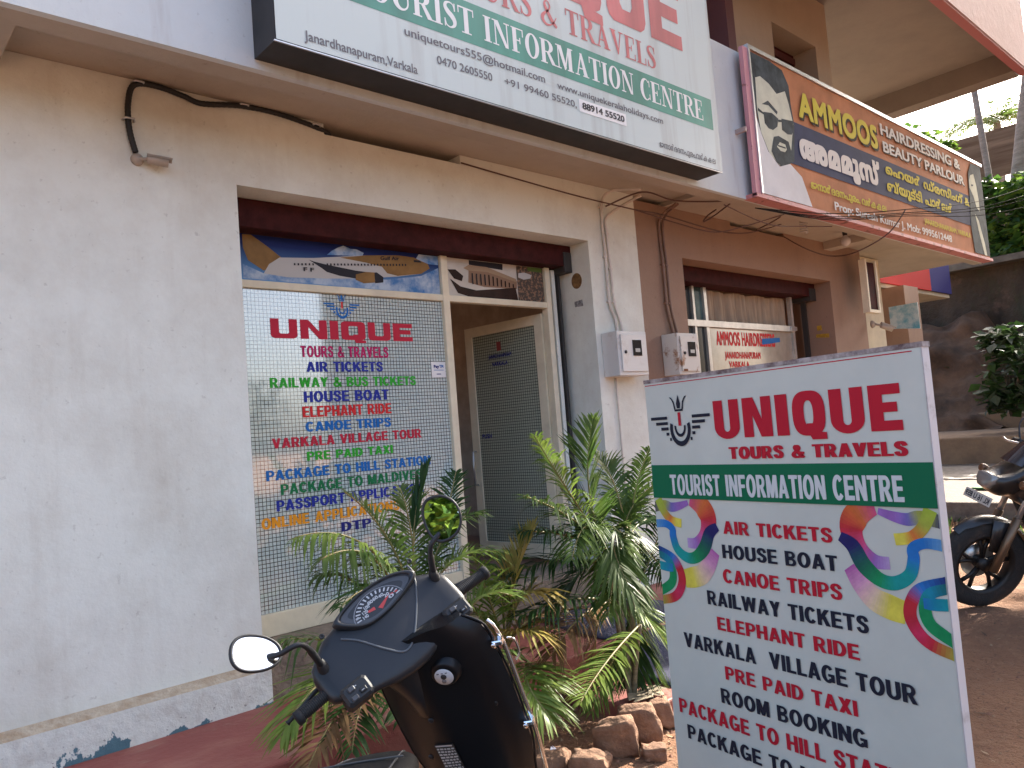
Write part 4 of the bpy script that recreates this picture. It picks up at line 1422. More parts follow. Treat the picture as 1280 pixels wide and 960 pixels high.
SGLOSS = mat('scooter_black_paint', (.006, .007, .009), .24, coat=.15, spec=.4)
SINN = mat('scooter_inner_panel', (.007, .008, .010), .36, spec=.35)
RUB = mat('grip_rubber', (.012, .012, .013), .7)
CHROME = mat('chrome', (.75, .75, .76), .08, 1.0)
MIRR = mat('mirror_glass', (.92, .93, .94), .0, 1.0)
sc_ = thing('scooter', BO, 'black scooter leaning on its stand with handlebar turned left', 'scooter')


def sect(ctrl, w, n=28):
    """closed smooth section through control points (f, s)"""
    return [(p.x, p.y) for p in catmull([(a, c, 0) for a, c in ctrl], max(2, n // len(ctrl)), closed=True)]


MIDS = [(.105, .128), (.145, .10), (.150, .03), (.12, -.06), (.03, -.11), (-.065, -.075), (-.088, -.030), (.0, .050)]
SIDE = [(.085, .105), (.115, .085), (.115, .03), (.085, -.03), (.02, -.055), (-.060, -.045), (-.075, -.015), (.005, .045)]
ENDS = [(.050, .075), (.075, .055), (.070, .02), (.045, -.02), (.0, -.035), (-.045, -.015), (-.048, .010), (.0, .045)]
rings = []
LS = [.272, .262, .235, .19, .14, .09, .04, -.02, -.07, -.12, -.165, -.20, -.215, -.222]
for l_ in LS:
    a = (l_ - .025) / .245
    a = min(1, abs(a))
    if a < .55:
        t_ = smooth(.1, .55, a)
        c_ = [(m[0] * (1 - t_) + s_[0] * t_, m[1] * (1 - t_) + s_[1] * t_) for m, s_ in zip(MIDS, SIDE)]
    else:
        t_ = smooth(.55, .98, a)
        c_ = [(m[0] * (1 - t_) + s_[0] * t_, m[1] * (1 - t_) + s_[1] * t_) for m, s_ in zip(SIDE, ENDS)]
    k_ = 1.0
    if l_ in (.272, -.222):
        k_ = .45
    elif l_ in (.262, -.215):
        k_ = .85
    cx = sum(q[0] for q in c_) / 8
    cy = sum(q[1] for q in c_) / 8
    c_ = [(cx + (q[0] - cx) * k_, cy + (q[1] - cy) * k_) for q in c_]
    rings.append([Hp(f_, l_, s_) for f_, s_ in sect(c_, 1, 32)])
b = MB()
b.loft(rings, SBLK)
cover = b.build('handlebar_cover', sc_)
from mathutils.bvhtree import BVHTree
bvh = BVHTree.FromPolygons([Vector(v) for v in b.v], b.f)
# V shaped lower cover line and the column shroud
b = MB()
b.loft([[Hp(f_ * k_ + df, l_ * w_, s_) for f_, l_ in [(math.cos(R(a)) * .07, math.sin(R(a)) * .115) for a in range(0, 360, 15)]] for s_, k_, w_, df in ((-.01, 1, 1, .02), (-.06, 1.0, .95, .02), (-.12, .9, .8, .02), (-.20, .75, .55, .02), (-.28, .6, .42, .02))], SBLK)
b.build('column_shroud', sc_)
# dash: face plane coordinates (l, t); t along the slope
FA = Vector((0, 0, 0))
tv = ef * .75 + ss * .66
fn = (ss * .75 - ef * .66).normalized()
base_face = ss * .058


def Dp(l_, t_, h):
    return HC + base_face + el * l_ + tv * t_ + fn * h


def lens(k_, h, dl=0.0, n=4):
    pts = [(.122, .108), (.100, .076), (.060, .052), (.005, .050), (-.055, .062), (-.112, .084), (-.112, .104), (-.065, .126), (0, .134), (.065, .128)]
    cx, cy = .005, .092
    sm_ = catmull([(cx + (a - cx) * k_, cy + (c - cy) * k_, 0) for a, c in pts], n, closed=True)
    return [Dp(p.x + dl, p.y, h) for p in sm_]


b = MB()
b.loft([lens(1.22, -.012), lens(1.16, .007), lens(1.06, .008), lens(1.0, -.002), lens(.98, -.008)], SBLK, caps=False)
dash = b.build('instrument_surround', sc_)
b = MB()
L_ = lens(.99, -.005)
b.add(L_, [tuple(range(len(L_)))[::-1]], mat('dial_face', (.06, .06, .065), .4))
L2 = [p + fn * .0004 for p in lens(.80, -.005)]
b.add(L2, [tuple(range(len(L2)))[::-1]], mat('dial_inner', (.012, .012, .013), .4))
ctr = Dp(.012, .075, 0)
DW, DR = mat('dial_white', (.55, .55, .55), .4), mat('dial_red', (.55, .04, .03), .4)


def Dt(a, r_, h=-.0035):
    return Dp(.008 + math.cos(R(a)) * r_ * 1.25, .066 + math.sin(R(a)) * r_ * .86, h)


for a in range(5, 180, 11):
    b.add([Dt(a - 2, .052), Dt(a + 2, .052), Dt(a + 2, .064), Dt(a - 2, .064)], [(0, 1, 2, 3)], DW)
for j, a in enumerate(range(8, 180, 22)):
    o_ = Dt(a, .040)
    frn = lambda u, v, h, o_=o_: o_ - el * u + tv * v + fn * h
    b.text(str((7 - j) * 20), frn, -.009, .009, -.005, .005, .0002, DW, bold=(.03, .02))
b.add([Dt(60, .007), Dt(240, .007), Dt(148, .050)], [(0, 1, 2)], DR)
for a in range(0, 180, 12):
    b.add([Dt(a, .067), Dt(a + 12, .067), Dt(a + 12, .070), Dt(a, .070)], [(0, 1, 2, 3)], mat('dial_ring', (.20, .20, .21), .4))
b.add([Dt(20, .030), Dt(28, .012), Dt(60, .020), Dt(30, .036)], [(0, 1, 2, 3)], DR)
for q in (-.05, -.065, .075):
    o_ = Dp(q, .078, -.0035)
    b.add([o_, o_ + el * .010, o_ + el * .010 + tv * .006, o_ + tv * .006], [(0, 1, 2, 3)], DR if q < 0 else DW)
b.build('dial', dash)
b = MB()
GL = bpy.data.materials.new('dial_glass')
GL.use_nodes = True
n_, l_ = GL.node_tree.nodes, GL.node_tree.links
gs = n_.new('ShaderNodeBsdfGlossy')
gs.inputs['Roughness'].default_value = .03
ts = n_.new('ShaderNodeBsdfTransparent')
mx = n_.new('ShaderNodeMixShader')
lw = n_.new('ShaderNodeFresnel')
lw.inputs[0].default_value = 1.4
l_.new(lw.outputs[0], mx.inputs[0])
l_.new(ts.outputs[0], mx.inputs[1])
l_.new(gs.outputs[0], mx.inputs[2])
l_.new(mx.outputs[0], n_['Material Output'].inputs[0])
Lo = lens(1.0, .004)
b.add(Lo + [Dp(.005, .092, .008)], [(len(Lo), (i + 1) % len(Lo), i) for i in range(len(Lo))], GL, True)
b.build('dial_glass', dash)
# raised trim that runs down from the dash to a V
b = MB()
vpts = [(-.135, .125), (-.135, .085), (-.10, .03), (-.045, -.035), (.0, -.075), (.035, -.080), (.07, -.04), (.115, .03), (.15, .065)]


def on_cover(a, t_, h):
    hit = bvh.ray_cast(Dp(a, t_, .25), -fn)
    return (hit[0] + fn * h) if hit[0] else Dp(a, t_, h)


b.tube([on_cover(q.x, q.y, .001) for q in catmull([(a, t_, 0) for a, t_ in vpts], 6)], .0035, mat('grey_trim', (.10, .11, .12), .35), 8)
b.build('trim_line', cover)
for a, t_ in ((.19, .10), (-.15, .13)):
    b = MB()
    b.lathe(on_cover(a, t_, -.002), fn, [(0, .008), (.006, .008), (.006, .004), (.002, .003), (.002, 0)], BLACKP, 12)
    b.build('screw', cover)
# switch pods, grips, levers, mirrors on either side
for sg, l0, l1, gname in ((1, .225, .365, 'left'), (-1, -.185, -.335, 'right')):
    b = MB()
    c_ = Hp(-.055, sg * (abs(l0) - .022), -.012)
    b.cbox(c_, el * .042, tv * .030, fn * .030, BLACKP, .008)
    pod = b.build('switch_pod', sc_)
    b = MB()
    SW = mat('switch_grey', (.07, .07, .075), .4)
    for q, (da_, dt_) in enumerate(((.012, .012), (-.014, -.008), (.016, -.014))):
        b.cbox(c_ + el * da_ + tv * dt_ + fn * .031, el * .010, tv * .007, fn * .005, SW if q != 1 else BLACKP, .002)
    f_ = lambda u, v, h, c_=c_: c_ - el * u + tv * v + fn * h
    b.rect(f_, -.004, .004, .011, .013, .037, DW)
    b.rect(f_, .008, .016, -.010, -.0085, .037, DW)
    b.build('switch', pod)
    b = MB()
    a_, z_ = Hp(.0, l0, .012), Hp(-.004, l1, .008)
    pr = [(0, .017), (.004, .021), (.010, .0205)]
    L_ = (z_ - a_).length
    x_ = .012
    while x_ < L_ - .022:
        pr += [(x_, .0175), (x_ + .003, .0175), (x_ + .0035, .0165), (x_ + .005, .0165)]
        x_ += .0055
    pr += [(L_ - .020, .0175), (L_ - .018, .021), (L_ - .002, .021), (L_, .017), (L_, 0)]
    b.lathe(a_, z_ - a_, pr, RUB, 20)
    b.build('grip', sc_)
    b = MB()
    q = [Hp(.075, l0 - sg * .02, -.012), Hp(.085, l0 + sg * .03, -.015), Hp(.070, l0 + sg * .09, -.020), Hp(.062, l1 + sg * .015, -.03)]
    b.tube(catmull(q, 6), [.007] * 17 + [.006, .009], mat('lever_black', (.03, .03, .03), .4, .3), 8)
    b.build('brake_lever', sc_)


def mirror(foot, mid, c_, target, sx, sz, tilt, end):
    c_ = Vector(c_)
    v = (c_ - EYE).normalized()
    n = (Vector(target).normalized() - v).normalized()
    a = n.cross(ZA).normalized()
    a = (Matrix.Rotation(tilt, 3, n) @ a)
    u_ = a.cross(n) * -1
    if u_.z < 0:
        u_ = -u_

    def ov(k_, d):
        out = []
        for i in range(36):
            t_ = 2 * math.pi * i / 36
            x_, y_ = math.cos(t_), math.sin(t_)
            x2 = sx * k_ * math.copysign(abs(x_) ** .85, x_)
            y2 = sz * k_ * math.copysign(abs(y_) ** .9, y_) * (1 + .16 * x_)
            out.append(c_ + a * x2 + u_ * y2 + n * d)
        return out
    b = MB()
    b.loft([ov(.35, -.034), ov(.70, -.027), ov(.98, -.014), ov(1.13, -.002), ov(1.13, .004), ov(1.08, .007), ov(1.0, .006), ov(.985, .001)], BLACKP, caps=False)
    r_ = ov(.35, -.034)
    b.add(r_, [tuple(range(36))], BLACKP, True)
    ms = b.build('mirror', sc_)
    b = MB()
    g_ = ov(1.0, .0022)
    b.add(g_, [tuple(range(36))], MIRR)
    gl = b.build('mirror_glass', ms)
    # keep the glass facing outwards
    if gl.data.polygons[0].normal.dot(n) < 0:
        gl.data.flip_normals()
    b = MB()
    e_ = c_ + Vector(end)
    b.tube(catmull([foot, mid, e_, e_.lerp(c_, .4) - n * .022], 8), [.010] * 6 + [.0075] * 13 + [.009] * 6, BLACKP, 10)
    b.lathe(foot, ss, [(-.02, .016), (0, .016), (.012, .013), (.02, .009)], BLACKP, 14)
    b.build('mirror_stalk', ms)


ml = atD(320, 817, 974.5 / 476)
mirror(Hp(.03, .235, .075), atD(378, 806, 974.5 / 470), ml, (.45, -.62, .70), .063, .045, R(-14), atD(349, 818, 974.5 / 474) - ml)
mr_ = atD(553, 647, 974.5 / 408)
mirror(Hp(.045, -.185, .085), atD(538, 685, 974.5 / 411), mr_, (-.80, -.55, .10), .053, .064, R(16), atD(548, 668, 974.5 / 409) - mr_)

# leg shield: inner panel outline in (l, s) on the steering plane
SC_L = -.045
prof = [(0.01, .13), (-.03, .180), (-.08, .194), (-.16, .202), (-.26, .206), (-.38, .204), (-.50, .197), (-.60, .175), (-.70, .16)]
rings = []
for s_, hw in prof:
    row = []
    for i in range(17):
        a = -1 + 2 * i / 16
        hump = .028 * math.exp(-((a - .15) / .32) ** 2) * smooth(-.62, -.1, s_)
        row.append(Sp(SC_L + a * hw, s_ + (.012 * (1 - a * a) if s_ > -.02 else 0), -.015 - hump + .055 * a * a * a * a))
    rings.append(row)
b = MB()
b.loft(rings, SINN, closed=False, caps=False)
outer = []
for s_, hw in prof:
    outer.append([Sp(SC_L + (-1 + 2 * i / 16) * hw, s_ + (.004 if s_ > -.02 else 0), .06 + .10 * (1 - (-1 + 2 * i / 16) ** 2) - .012) for i in range(17)])
b.loft(outer, SGLOSS, closed=False, caps=False)
edge = [r_[0] for r_ in rings] + [p for p in rings[-1][1:-1]] + [r_[-1] for r_ in rings[::-1]]
edge2 = [r_[0] for r_ in outer] + [p for p in outer[-1][1:-1]] + [r_[-1] for r_ in outer[::-1]]
b.loft([edge, edge2], SGLOSS, closed=False, caps=False)
b.loft([rings[0], outer[0]], SGLOSS, closed=False, caps=False)
shield = b.build('leg_shield', sc_)
b = MB()
for sg in (-1, 1):
    p = [Sp(SC_L + sg * (hw + .004), s_, .045) for s_, hw in prof]
    b.tube(catmull(p, 4), .004, SINN, 8)
b.build('edge_trim', shield)
# crash guard: bright bar down the right edge with clamps
b = MB()
p = [Sp(-.238, -.045, .07), Sp(-.252, -.065, .064), Sp(-.264, -.11, .058), Sp(-.268, -.16, .055), Sp(-.266, -.32, .05), Sp(-.262, -.48, .05), Sp(-.245, -.66, .05)]
b.tube(catmull(p, 8), .007, CHROME, 12)
gd = b.build('crash_guard', sc_)
for s_ in (-.10, -.42):
    b = MB()
    b.cbox(Sp(-.258, s_, .035), bl * .017, ss * .009, e0 * .014, CHROME, .003)
    b.lathe(Sp(-.248, s_, .020), -e0, [(0, .009), (.008, .009), (.008, 0)], CHROME, 6)
    b.build('clamp', gd)
b = MB()
b.tube(catmull([Sp(-.272, -.13, .08), Sp(-.290, -.15, .09), Sp(-.290, -.20, .09), Sp(-.275, -.22, .08)], 6), .004, CHROME, 8)
b.build('footrest_loop', gd)
# key lock with white ring
kc = Sp(-.093, -.127, -.042)
b = MB()
b.lathe(kc, -e0, [(-.03, .050), (-.006, .042), (-.002, .036), (-.002, 0)], SINN, 28)
lk = b.build('key_lock', shield)
b = MB()
b.lathe(kc - e0 * .0045, -e0, [(0, .029), (.002, .028), (.002, 0)], mat('white_lock_ring', (.62, .63, .64), .3), 28)
fk = lambda u, v, h: kc - e0 * (.007 + h) - bl * u + ss * v
b.lathe(kc - e0 * .0068 + ss * .002, -e0, [(0, .009), (.003, .008), (.003, .0)], IRON, 16)
b.lathe(kc - e0 * .0068 - ss * .014 + bl * .004, -e0, [(0, .007), (.001, .007), (.001, .0)], mat('lock_mark', (.2, .2, .21), .4), 12)
for k_ in range(3):
    b.rect(fk, -.018 + k_ * .013, -.011 + k_ * .013, .013, .016, .0002, BLACKP)
b.build('lock_ring', lk)
b = MB()
fs_ = lambda u, v, h: Sp(-u, v, -.0165 - h - .028 * math.exp(-(((-u - SC_L) / .195 - .15) / .32) ** 2) * smooth(-.62, -.1, v))
b.slab(fs_, [(-.042, -.52), (.022, -.52), (.022, -.40), (-.042, -.40)], .001, .003, mat('notice_black', (.03, .03, .03), .4))
NW = mat('notice_white', (.55, .55, .53), .5)
for i in range(9):
    v = -.405 - i * .0125
    k_ = -.039
    while k_ < .016:
        w_ = random.uniform(.006, .015)
        if i == 0:
            w_ = .056
        b.rect(fs_, k_, min(.019, k_ + w_), v - (.004 if i else .003), v + .003, .004, NW)
        k_ += w_ + .003
b.build('notice_sticker', shield)
for l__, s_ in ((.009, -.288), (.078, -.46), (-.19, -.30)):
    a = (l__ - SC_L) / .195
    b = MB()
    b.lathe(Sp(l__, s_, -.013 - .028 * math.exp(-((a - .15) / .32) ** 2) + .055 * a ** 4), -e0, [(0, .009), (.004, .009), (.005, .004), (.003, 0)], BLACKP, 12)
    b.build('screw', shield)
# seat: long padded saddle
SEAT = mat('seat_vinyl', (.012, .012, .012), .62, spec=.25, bump=.12, bscale=700)
rings = []
for f_, hw, top, th in ((-.262, .03, .790, .02), (-.275, .075, .812, .05), (-.31, .105, .828, .08), (-.38, .125, .842, .10), (-.50, .140, .842, .11), (-.62, .15, .838, .11), (-.74, .15, .850, .11), (-.86, .14, .864, .11), (-.98, .12, .868, .10), (-1.04, .08, .862, .07), (-1.06, .03, .85, .03)):
    row = []
    for i in range(24):
        a = 2 * math.pi * i / 24
        x_, y_ = math.cos(a), math.sin(a)
        row.append(Bp(f_ + .0, hw * math.copysign(abs(x_) ** .7, x_), top - th / 2 + th / 2 * math.copysign(abs(y_) ** .75, y_)))
    rings.append(row)
b = MB()
b.loft(rings, SEAT)
seat = b.build('seat', sc_)
b = MB()
for sg in (-1, 1):
    b.tube(catmull([Bp(f_, sg * hw * .72, top - .004) for f_, hw, top in ((-.275, .08, .812), (-.33, .105, .832), (-.42, .128, .842), (-.55, .14, .842), (-.75, .15, .850), (-.95, .12, .868))], 6), .0028, mat('seat_piping', (.07, .07, .07), .6), 6)
b.tube(catmull([Bp(-.40, l_, .842 + .002 * (1 - (l_ / .12) ** 2)) for l_ in (-.11, -.06, 0, .06, .11)], 5), .0025, MATS['seat_piping'], 6)
b.build('seam', seat)
# tail body, floorboard, mudguards, wheels
rings = []
for f_, hw, lo, hi in ((-.30, .10, .30, .78), (-.36, .13, .30, .79), (-.55, .15, .36, .80), (-.80, .15, .46, .81), (-1.05, .12, .56, .83), (-1.18, .05, .66, .80)):
    rings.append([Bp(f_, hw * math.copysign(abs(math.cos(a)) ** .6, math.cos(a)), (lo + hi) / 2 + (hi - lo) / 2 * math.copysign(abs(math.sin(a)) ** .6, math.sin(a))) for a in [2 * math.pi * i / 20 for i in range(20)]])
b = MB()
b.loft(rings, SGLOSS)
b.build('rear_body', sc_)
b = MB()
b.cbox(Bp(-.06, -.03, .30), bf * .30, bl * .16, bu * .03, SBLK, .02)
b.build('floorboard', sc_)


def tyre(c_, ax, r_, tw, rimm, name='wheel', spokes=5):
    b = MB()
    ax = ax.normalized()
    prof = [(-tw * .45, r_ * .66), (-tw * .5, r_ * .78), (-tw * .46, r_ * .90), (-tw * .3, r_ * .975), (0, r_), (tw * .3, r_ * .975), (tw * .46, r_ * .90), (tw * .5, r_ * .78), (tw * .45, r_ * .66)]
    b.lathe(c_, ax, prof, mat('tyre_rubber', (.022, .021, .020), .85, bump=.3, bscale=120, col2=(.06, .042, .032), vscale=11, vlow=.5, vhigh=.75), 48)
    whl = b.build(name, None)
    b = MB()
    b.lathe(c_, ax, [(-tw * .46, r_ * .665), (-tw * .40, r_ * .60), (-tw * .15, r_ * .585), (tw * .15, r_ * .585), (tw * .40, r_ * .60), (tw * .46, r_ * .665)], rimm, 40)
    b.lathe(c_, ax, [(-tw * .5, 0), (-tw * .5, r_ * .14), (tw * .5, r_ * .14), (tw * .5, 0)], rimm, 20)
    p = ax.orthogonal().normalized()
    q = ax.cross(p)
    for k_ in range(spokes):
        a = 2 * math.pi * k_ / spokes + .3
        for da_ in (-.22, .22):
            d0 = p * math.cos(a) + q * math.sin(a)
            d1 = p * math.cos(a + da_) + q * math.sin(a + da_)
            b.tube([c_ + d0 * r_ * .10, c_ + (d0 * .55 + d1 * .45) * r_ * .36, c_ + d1 * r_ * .60], [r_ * .055, r_ * .045, r_ * .045], rimm, 8)
    rim = b.build('rim', None)
    return whl, rim


def wheel_on(root, *a, **k_):
    whl, rim = tyre(*a, **k_)
    L_ = Vector(root.location)
    for o in (whl, rim):
        for v in o.data.vertices:
            v.co -= L_
    whl.parent = root
    rim.parent = whl
    return whl


wheel_on(sc_, Bp(.30, 0, .215) + bf * .02, el, .215, .09, STEEL)
wheel_on(sc_, Bp(-.92, 0, .215), bl, .215, .09, STEEL)
b = MB()
c_ = Bp(.32, 0, .215)
rows = []
for a in range(-10, 175, 15):
    d = ef * math.cos(R(a)) + ss * math.sin(R(a))
    rows.append([c_ + d * (.27 - .02 * abs(k_)) + el * .06 * k_ for k_ in (-1, -.6, 0, .6, 1)])
b.loft(rows, SGLOSS, closed=False, caps=False)
b.tube([c_ + el * .07, HC - ss * .55 + el * .05], .02, IRON)
b.tube([c_ - el * .07, HC - ss * .55 - el * .05], .02, IRON)
b.build('front_mudguard', sc_)
b = MB()
b.tube([Bp(-.35, .12, .28), Bp(-.33, .24, .03), Bp(-.28, .26, -.01)], .012, IRON)
b.build('side_stand', sc_)

# ------------------------------------------------------------------ palms
LEAF = {k_: mat('palm_leaf_' + k_, v_, .42, col2=v2, vscale=7, transl=.35, spec=.25, vlow=.4, vhigh=.6) for k_, v_, v2 in (
    ('green', (.056, .105, .022), (.10, .15, .035)), ('fresh', (.12, .20, .035), (.20, .27, .055)), ('deep', (.020, .055, .014), (.035, .08, .02)),
    ('yellow', (.30, .27, .06), (.42, .28, .07)), ('dry', (.24, .15, .07), (.14, .08, .04)))}
STEM = mat('palm_stalk', (.16, .17, .05), .5, col2=(.25, .16, .05), vscale=8)
CANE = mat('palm_cane', (.22, .19, .12), .6, col2=(.11, .10, .06), vscale=9, stretch=(1, 1, 6))


def frond(root, a, ctl, tip, kind='green', n=26, ll=.26, droop=.25, start=.22, sweep=.75, wid=.012, vee=.35, tipfrac=.55, rng=None, stem=None):
    rng = rng or random
    n = int(n * 1.4)
    wid *= 1.02
    pts = bez(a, ctl, tip, 26)
    b = MB()
    m_ = LEAF[kind]
    b.tube(pts, [.006 * (1 - .7 * i / 25) + .001 for i in range(26)], stem or STEM, 6)
    for i in range(n):
        t_ = start + (1 - start) * (i + .5) / n
        k_ = t_ * 25
        j = min(24, int(k_))
        p = pts[j].lerp(pts[j + 1], k_ - j)
        tg = (pts[j + 1] - pts[j]).normalized()
        sd_ = tg.cross(ZA)
        if sd_.length < .15:
            sd_ = tg.cross(Vector((.6, -.8, 0)))
        sd_.normalize()
        nm = sd_.cross(tg)
        if nm.z < 0:
            nm = -nm
        env = math.sin(math.pi * min(1, (t_ - start) / (1 - start) * .75 + .22)) ** .7
        for sg in (-1, 1):
            if rng.random() < .05:
                continue
            sw = sweep * (.75 + .5 * t_) * rng.uniform(.9, 1.12)
            d = (sd_ * sg * math.cos(sw) + tg * math.sin(sw) + nm * vee * rng.uniform(.7, 1.3)).normalized()
            L_ = ll * env * rng.uniform(.85, 1.1)
            dr = droop * rng.uniform(.5, 1.5)
            q = []
            for s_ in (0, .3, .62, 1.0):
                q.append(p + d * L_ * s_ - ZA * dr * L_ * s_ * s_ * 1.1)
            wv = d.cross(nm)
            if wv.length < .1:
                wv = d.cross(tg)
            wv.normalize()
            wv = (wv + nm * rng.uniform(-.3, .3)).normalized()
            ws = (.45, 1.0, .85)
            vs, fs = [], []
            for q_, w_ in zip(q[:3], ws):
                vs += [q_ - wv * wid * w_ * .5, q_ + wv * wid * w_ * .5]
            vs.append(q[3])
            fs = [(0, 1, 3, 2), (2, 3, 5, 4), (4, 5, 6)]
            b.add(vs, fs, m_, True)
    return b.build('frond', root)


def canes(root, base, tops, m_=None):
    for tp in tops:
        b = MB()
        p = bez(base, (Vector(base) + Vector(tp)) / 2 + Vector((random.uniform(-.03, .03), random.uniform(-.03, .03), 0)), tp, 14)
        b.tube(p, [(.018 if i % 4 else .021) * (1 - .4 * i / 13) for i in range(14)], m_ or CANE, 8)
        b.build('cane', root)


Q = lambda x, y, Y: atY(x, y, Y)
# palm behind the scooter
pb = Vector((2.02, 2.95, gz(2.02, 2.95)))
pl1 = thing('areca_palm', pb, 'bushy palm with drooping green fronds behind the scooter under the window', 'palm')
cr = [Vector((1.98, 2.95, .75)), Vector((2.06, 3.02, .85)), Vector((1.92, 2.9, .7)), Vector((2.12, 2.88, .65))]
canes(pl1, pb, cr)
rp = random.Random(3)
for a, c_, tp, kd, n_, ll, dr, kw in [
    (cr[1], (470, 640, 2.98), (368, 672, 2.9), 'fresh', 26, .24, .85, dict(vee=.1)),
    (cr[0], (485, 650, 2.95), (400, 700, 2.80), 'green', 26, .26, .8, dict(vee=.15)),
    (cr[0], (490, 690, 2.75), (425, 760, 2.62), 'deep', 22, .24, .6, {}),
    (cr[1], (505, 660, 3.0), (535, 580, 3.05), 'deep', 18, .16, .0, dict(sweep=1.25, vee=.1, start=.5)),
    (cr[1], (500, 660, 3.0), (430, 615, 3.05), 'green', 22, .22, .3, {}),
    (cr[1], (540, 650, 3.0), (600, 640, 2.95), 'green', 24, .24, .5, {}),
    (cr[1], (545, 680, 2.9), (620, 690, 2.85), 'fresh', 26, .26, .45, {}),
    (cr[3], (580, 720, 2.8), (640, 745, 2.75), 'fresh', 26, .24, .4, {}),
    (cr[1], (520, 660, 3.1), (500, 610, 3.2), 'green', 22, .24, .35, {}),
    (cr[0], (450, 700, 3.0), (395, 720, 3.05), 'green', 24, .24, .6, {}),
    (cr[1], (560, 640, 3.05), (570, 590, 3.15), 'deep', 22, .2, .3, {}),
    (cr[3], (560, 740, 2.75), (600, 800, 2.7), 'green', 22, .22, .5, {}),
    (cr[2], (410, 800, 2.75), (352, 920, 2.60), 'fresh', 26, .30, .35, dict(wid=.016, start=.05, vee=.2, sweep=.95)),
    (cr[2], (430, 790, 2.8), (350, 800, 2.85), 'green', 22, .24, .8, {}),
    (cr[2], (440, 830, 2.7), (385, 960, 2.5), 'dry', 26, .24, .3, dict(wid=.014)),
    (cr[2], (450, 830, 2.7), (440, 940, 2.45), 'deep', 24, .22, .3, {}),
    (cr[3], (500, 800, 2.8), (500, 900, 2.5), 'deep', 22, .22, .4, {}),
    (cr[0], (470, 760, 2.9), (400, 860, 2.8), 'green', 22, .24, .5, {}),
    (cr[0], (455, 790, 3.0), (420, 850, 3.05), 'deep', 22, .24, .5, {}),
    (cr[3], (520, 760, 3.0), (560, 780, 3.05), 'deep', 22, .24, .5, {}),
]:
    f_ = frond(pl1, a, Q(*c_), Q(*tp), kd, n_, ll, dr, rng=rp, **kw)
    if kd == 'dry':
        f_['label'] = 'dry brown frond hanging low'
# yellowing palm between scooter and door step
pb2 = Vector((2.62, 3.02, gz(2.62, 3.02)))
pl2 = thing('areca_palm', pb2, 'yellowing palm between the scooter and the red step', 'palm')
cr2 = [Vector((2.56, 3.0, .62)), Vector((2.66, 2.95, .55))]
canes(pl2, pb2, cr2)
for a, c_, tp, kd, n_, ll, dr, kw in [
    (cr2[0], (632, 730, 2.95), (668, 655, 2.95), 'yellow', 26, .22, .15, dict(wid=.016, sweep=.95)),
    (cr2[0], (640, 720, 2.95), (690, 745, 2.85), 'yellow', 24, .26, .55, dict(wid=.016)),
    (cr2[0], (640, 770, 2.85), (690, 800, 2.75), 'yellow', 22, .24, .5, dict(wid=.014)),
    (cr2[0], (610, 740, 2.9), (590, 690, 2.95), 'fresh', 24, .24, .5, {}),
    (cr2[0], (620, 700, 3.0), (640, 690, 3.1), 'green', 22, .24, .5, {}),
    (cr2[1], (640, 840, 2.75), (690, 900, 2.55), 'fresh', 26, .26, .45, dict(wid=.016, start=.1)),
    (cr2[1], (660, 830, 2.8), (690, 860, 2.70), 'fresh', 24, .24, .3, dict(start=.1)),
    (cr2[1], (620, 800, 2.85), (600, 830, 2.7), 'green', 22, .22, .4, {}),
    (cr2[0], (600, 760, 3.0), (560, 740, 3.05), 'fresh', 22, .22, .5, {}),
    (cr2[0], (655, 760, 3.0), (700, 770, 3.05), 'dry', 22, .2, .5, {}),
]:
    frond(pl2, a, Q(*c_), Q(*tp), kd, n_, ll, dr, rng=rp, **kw)
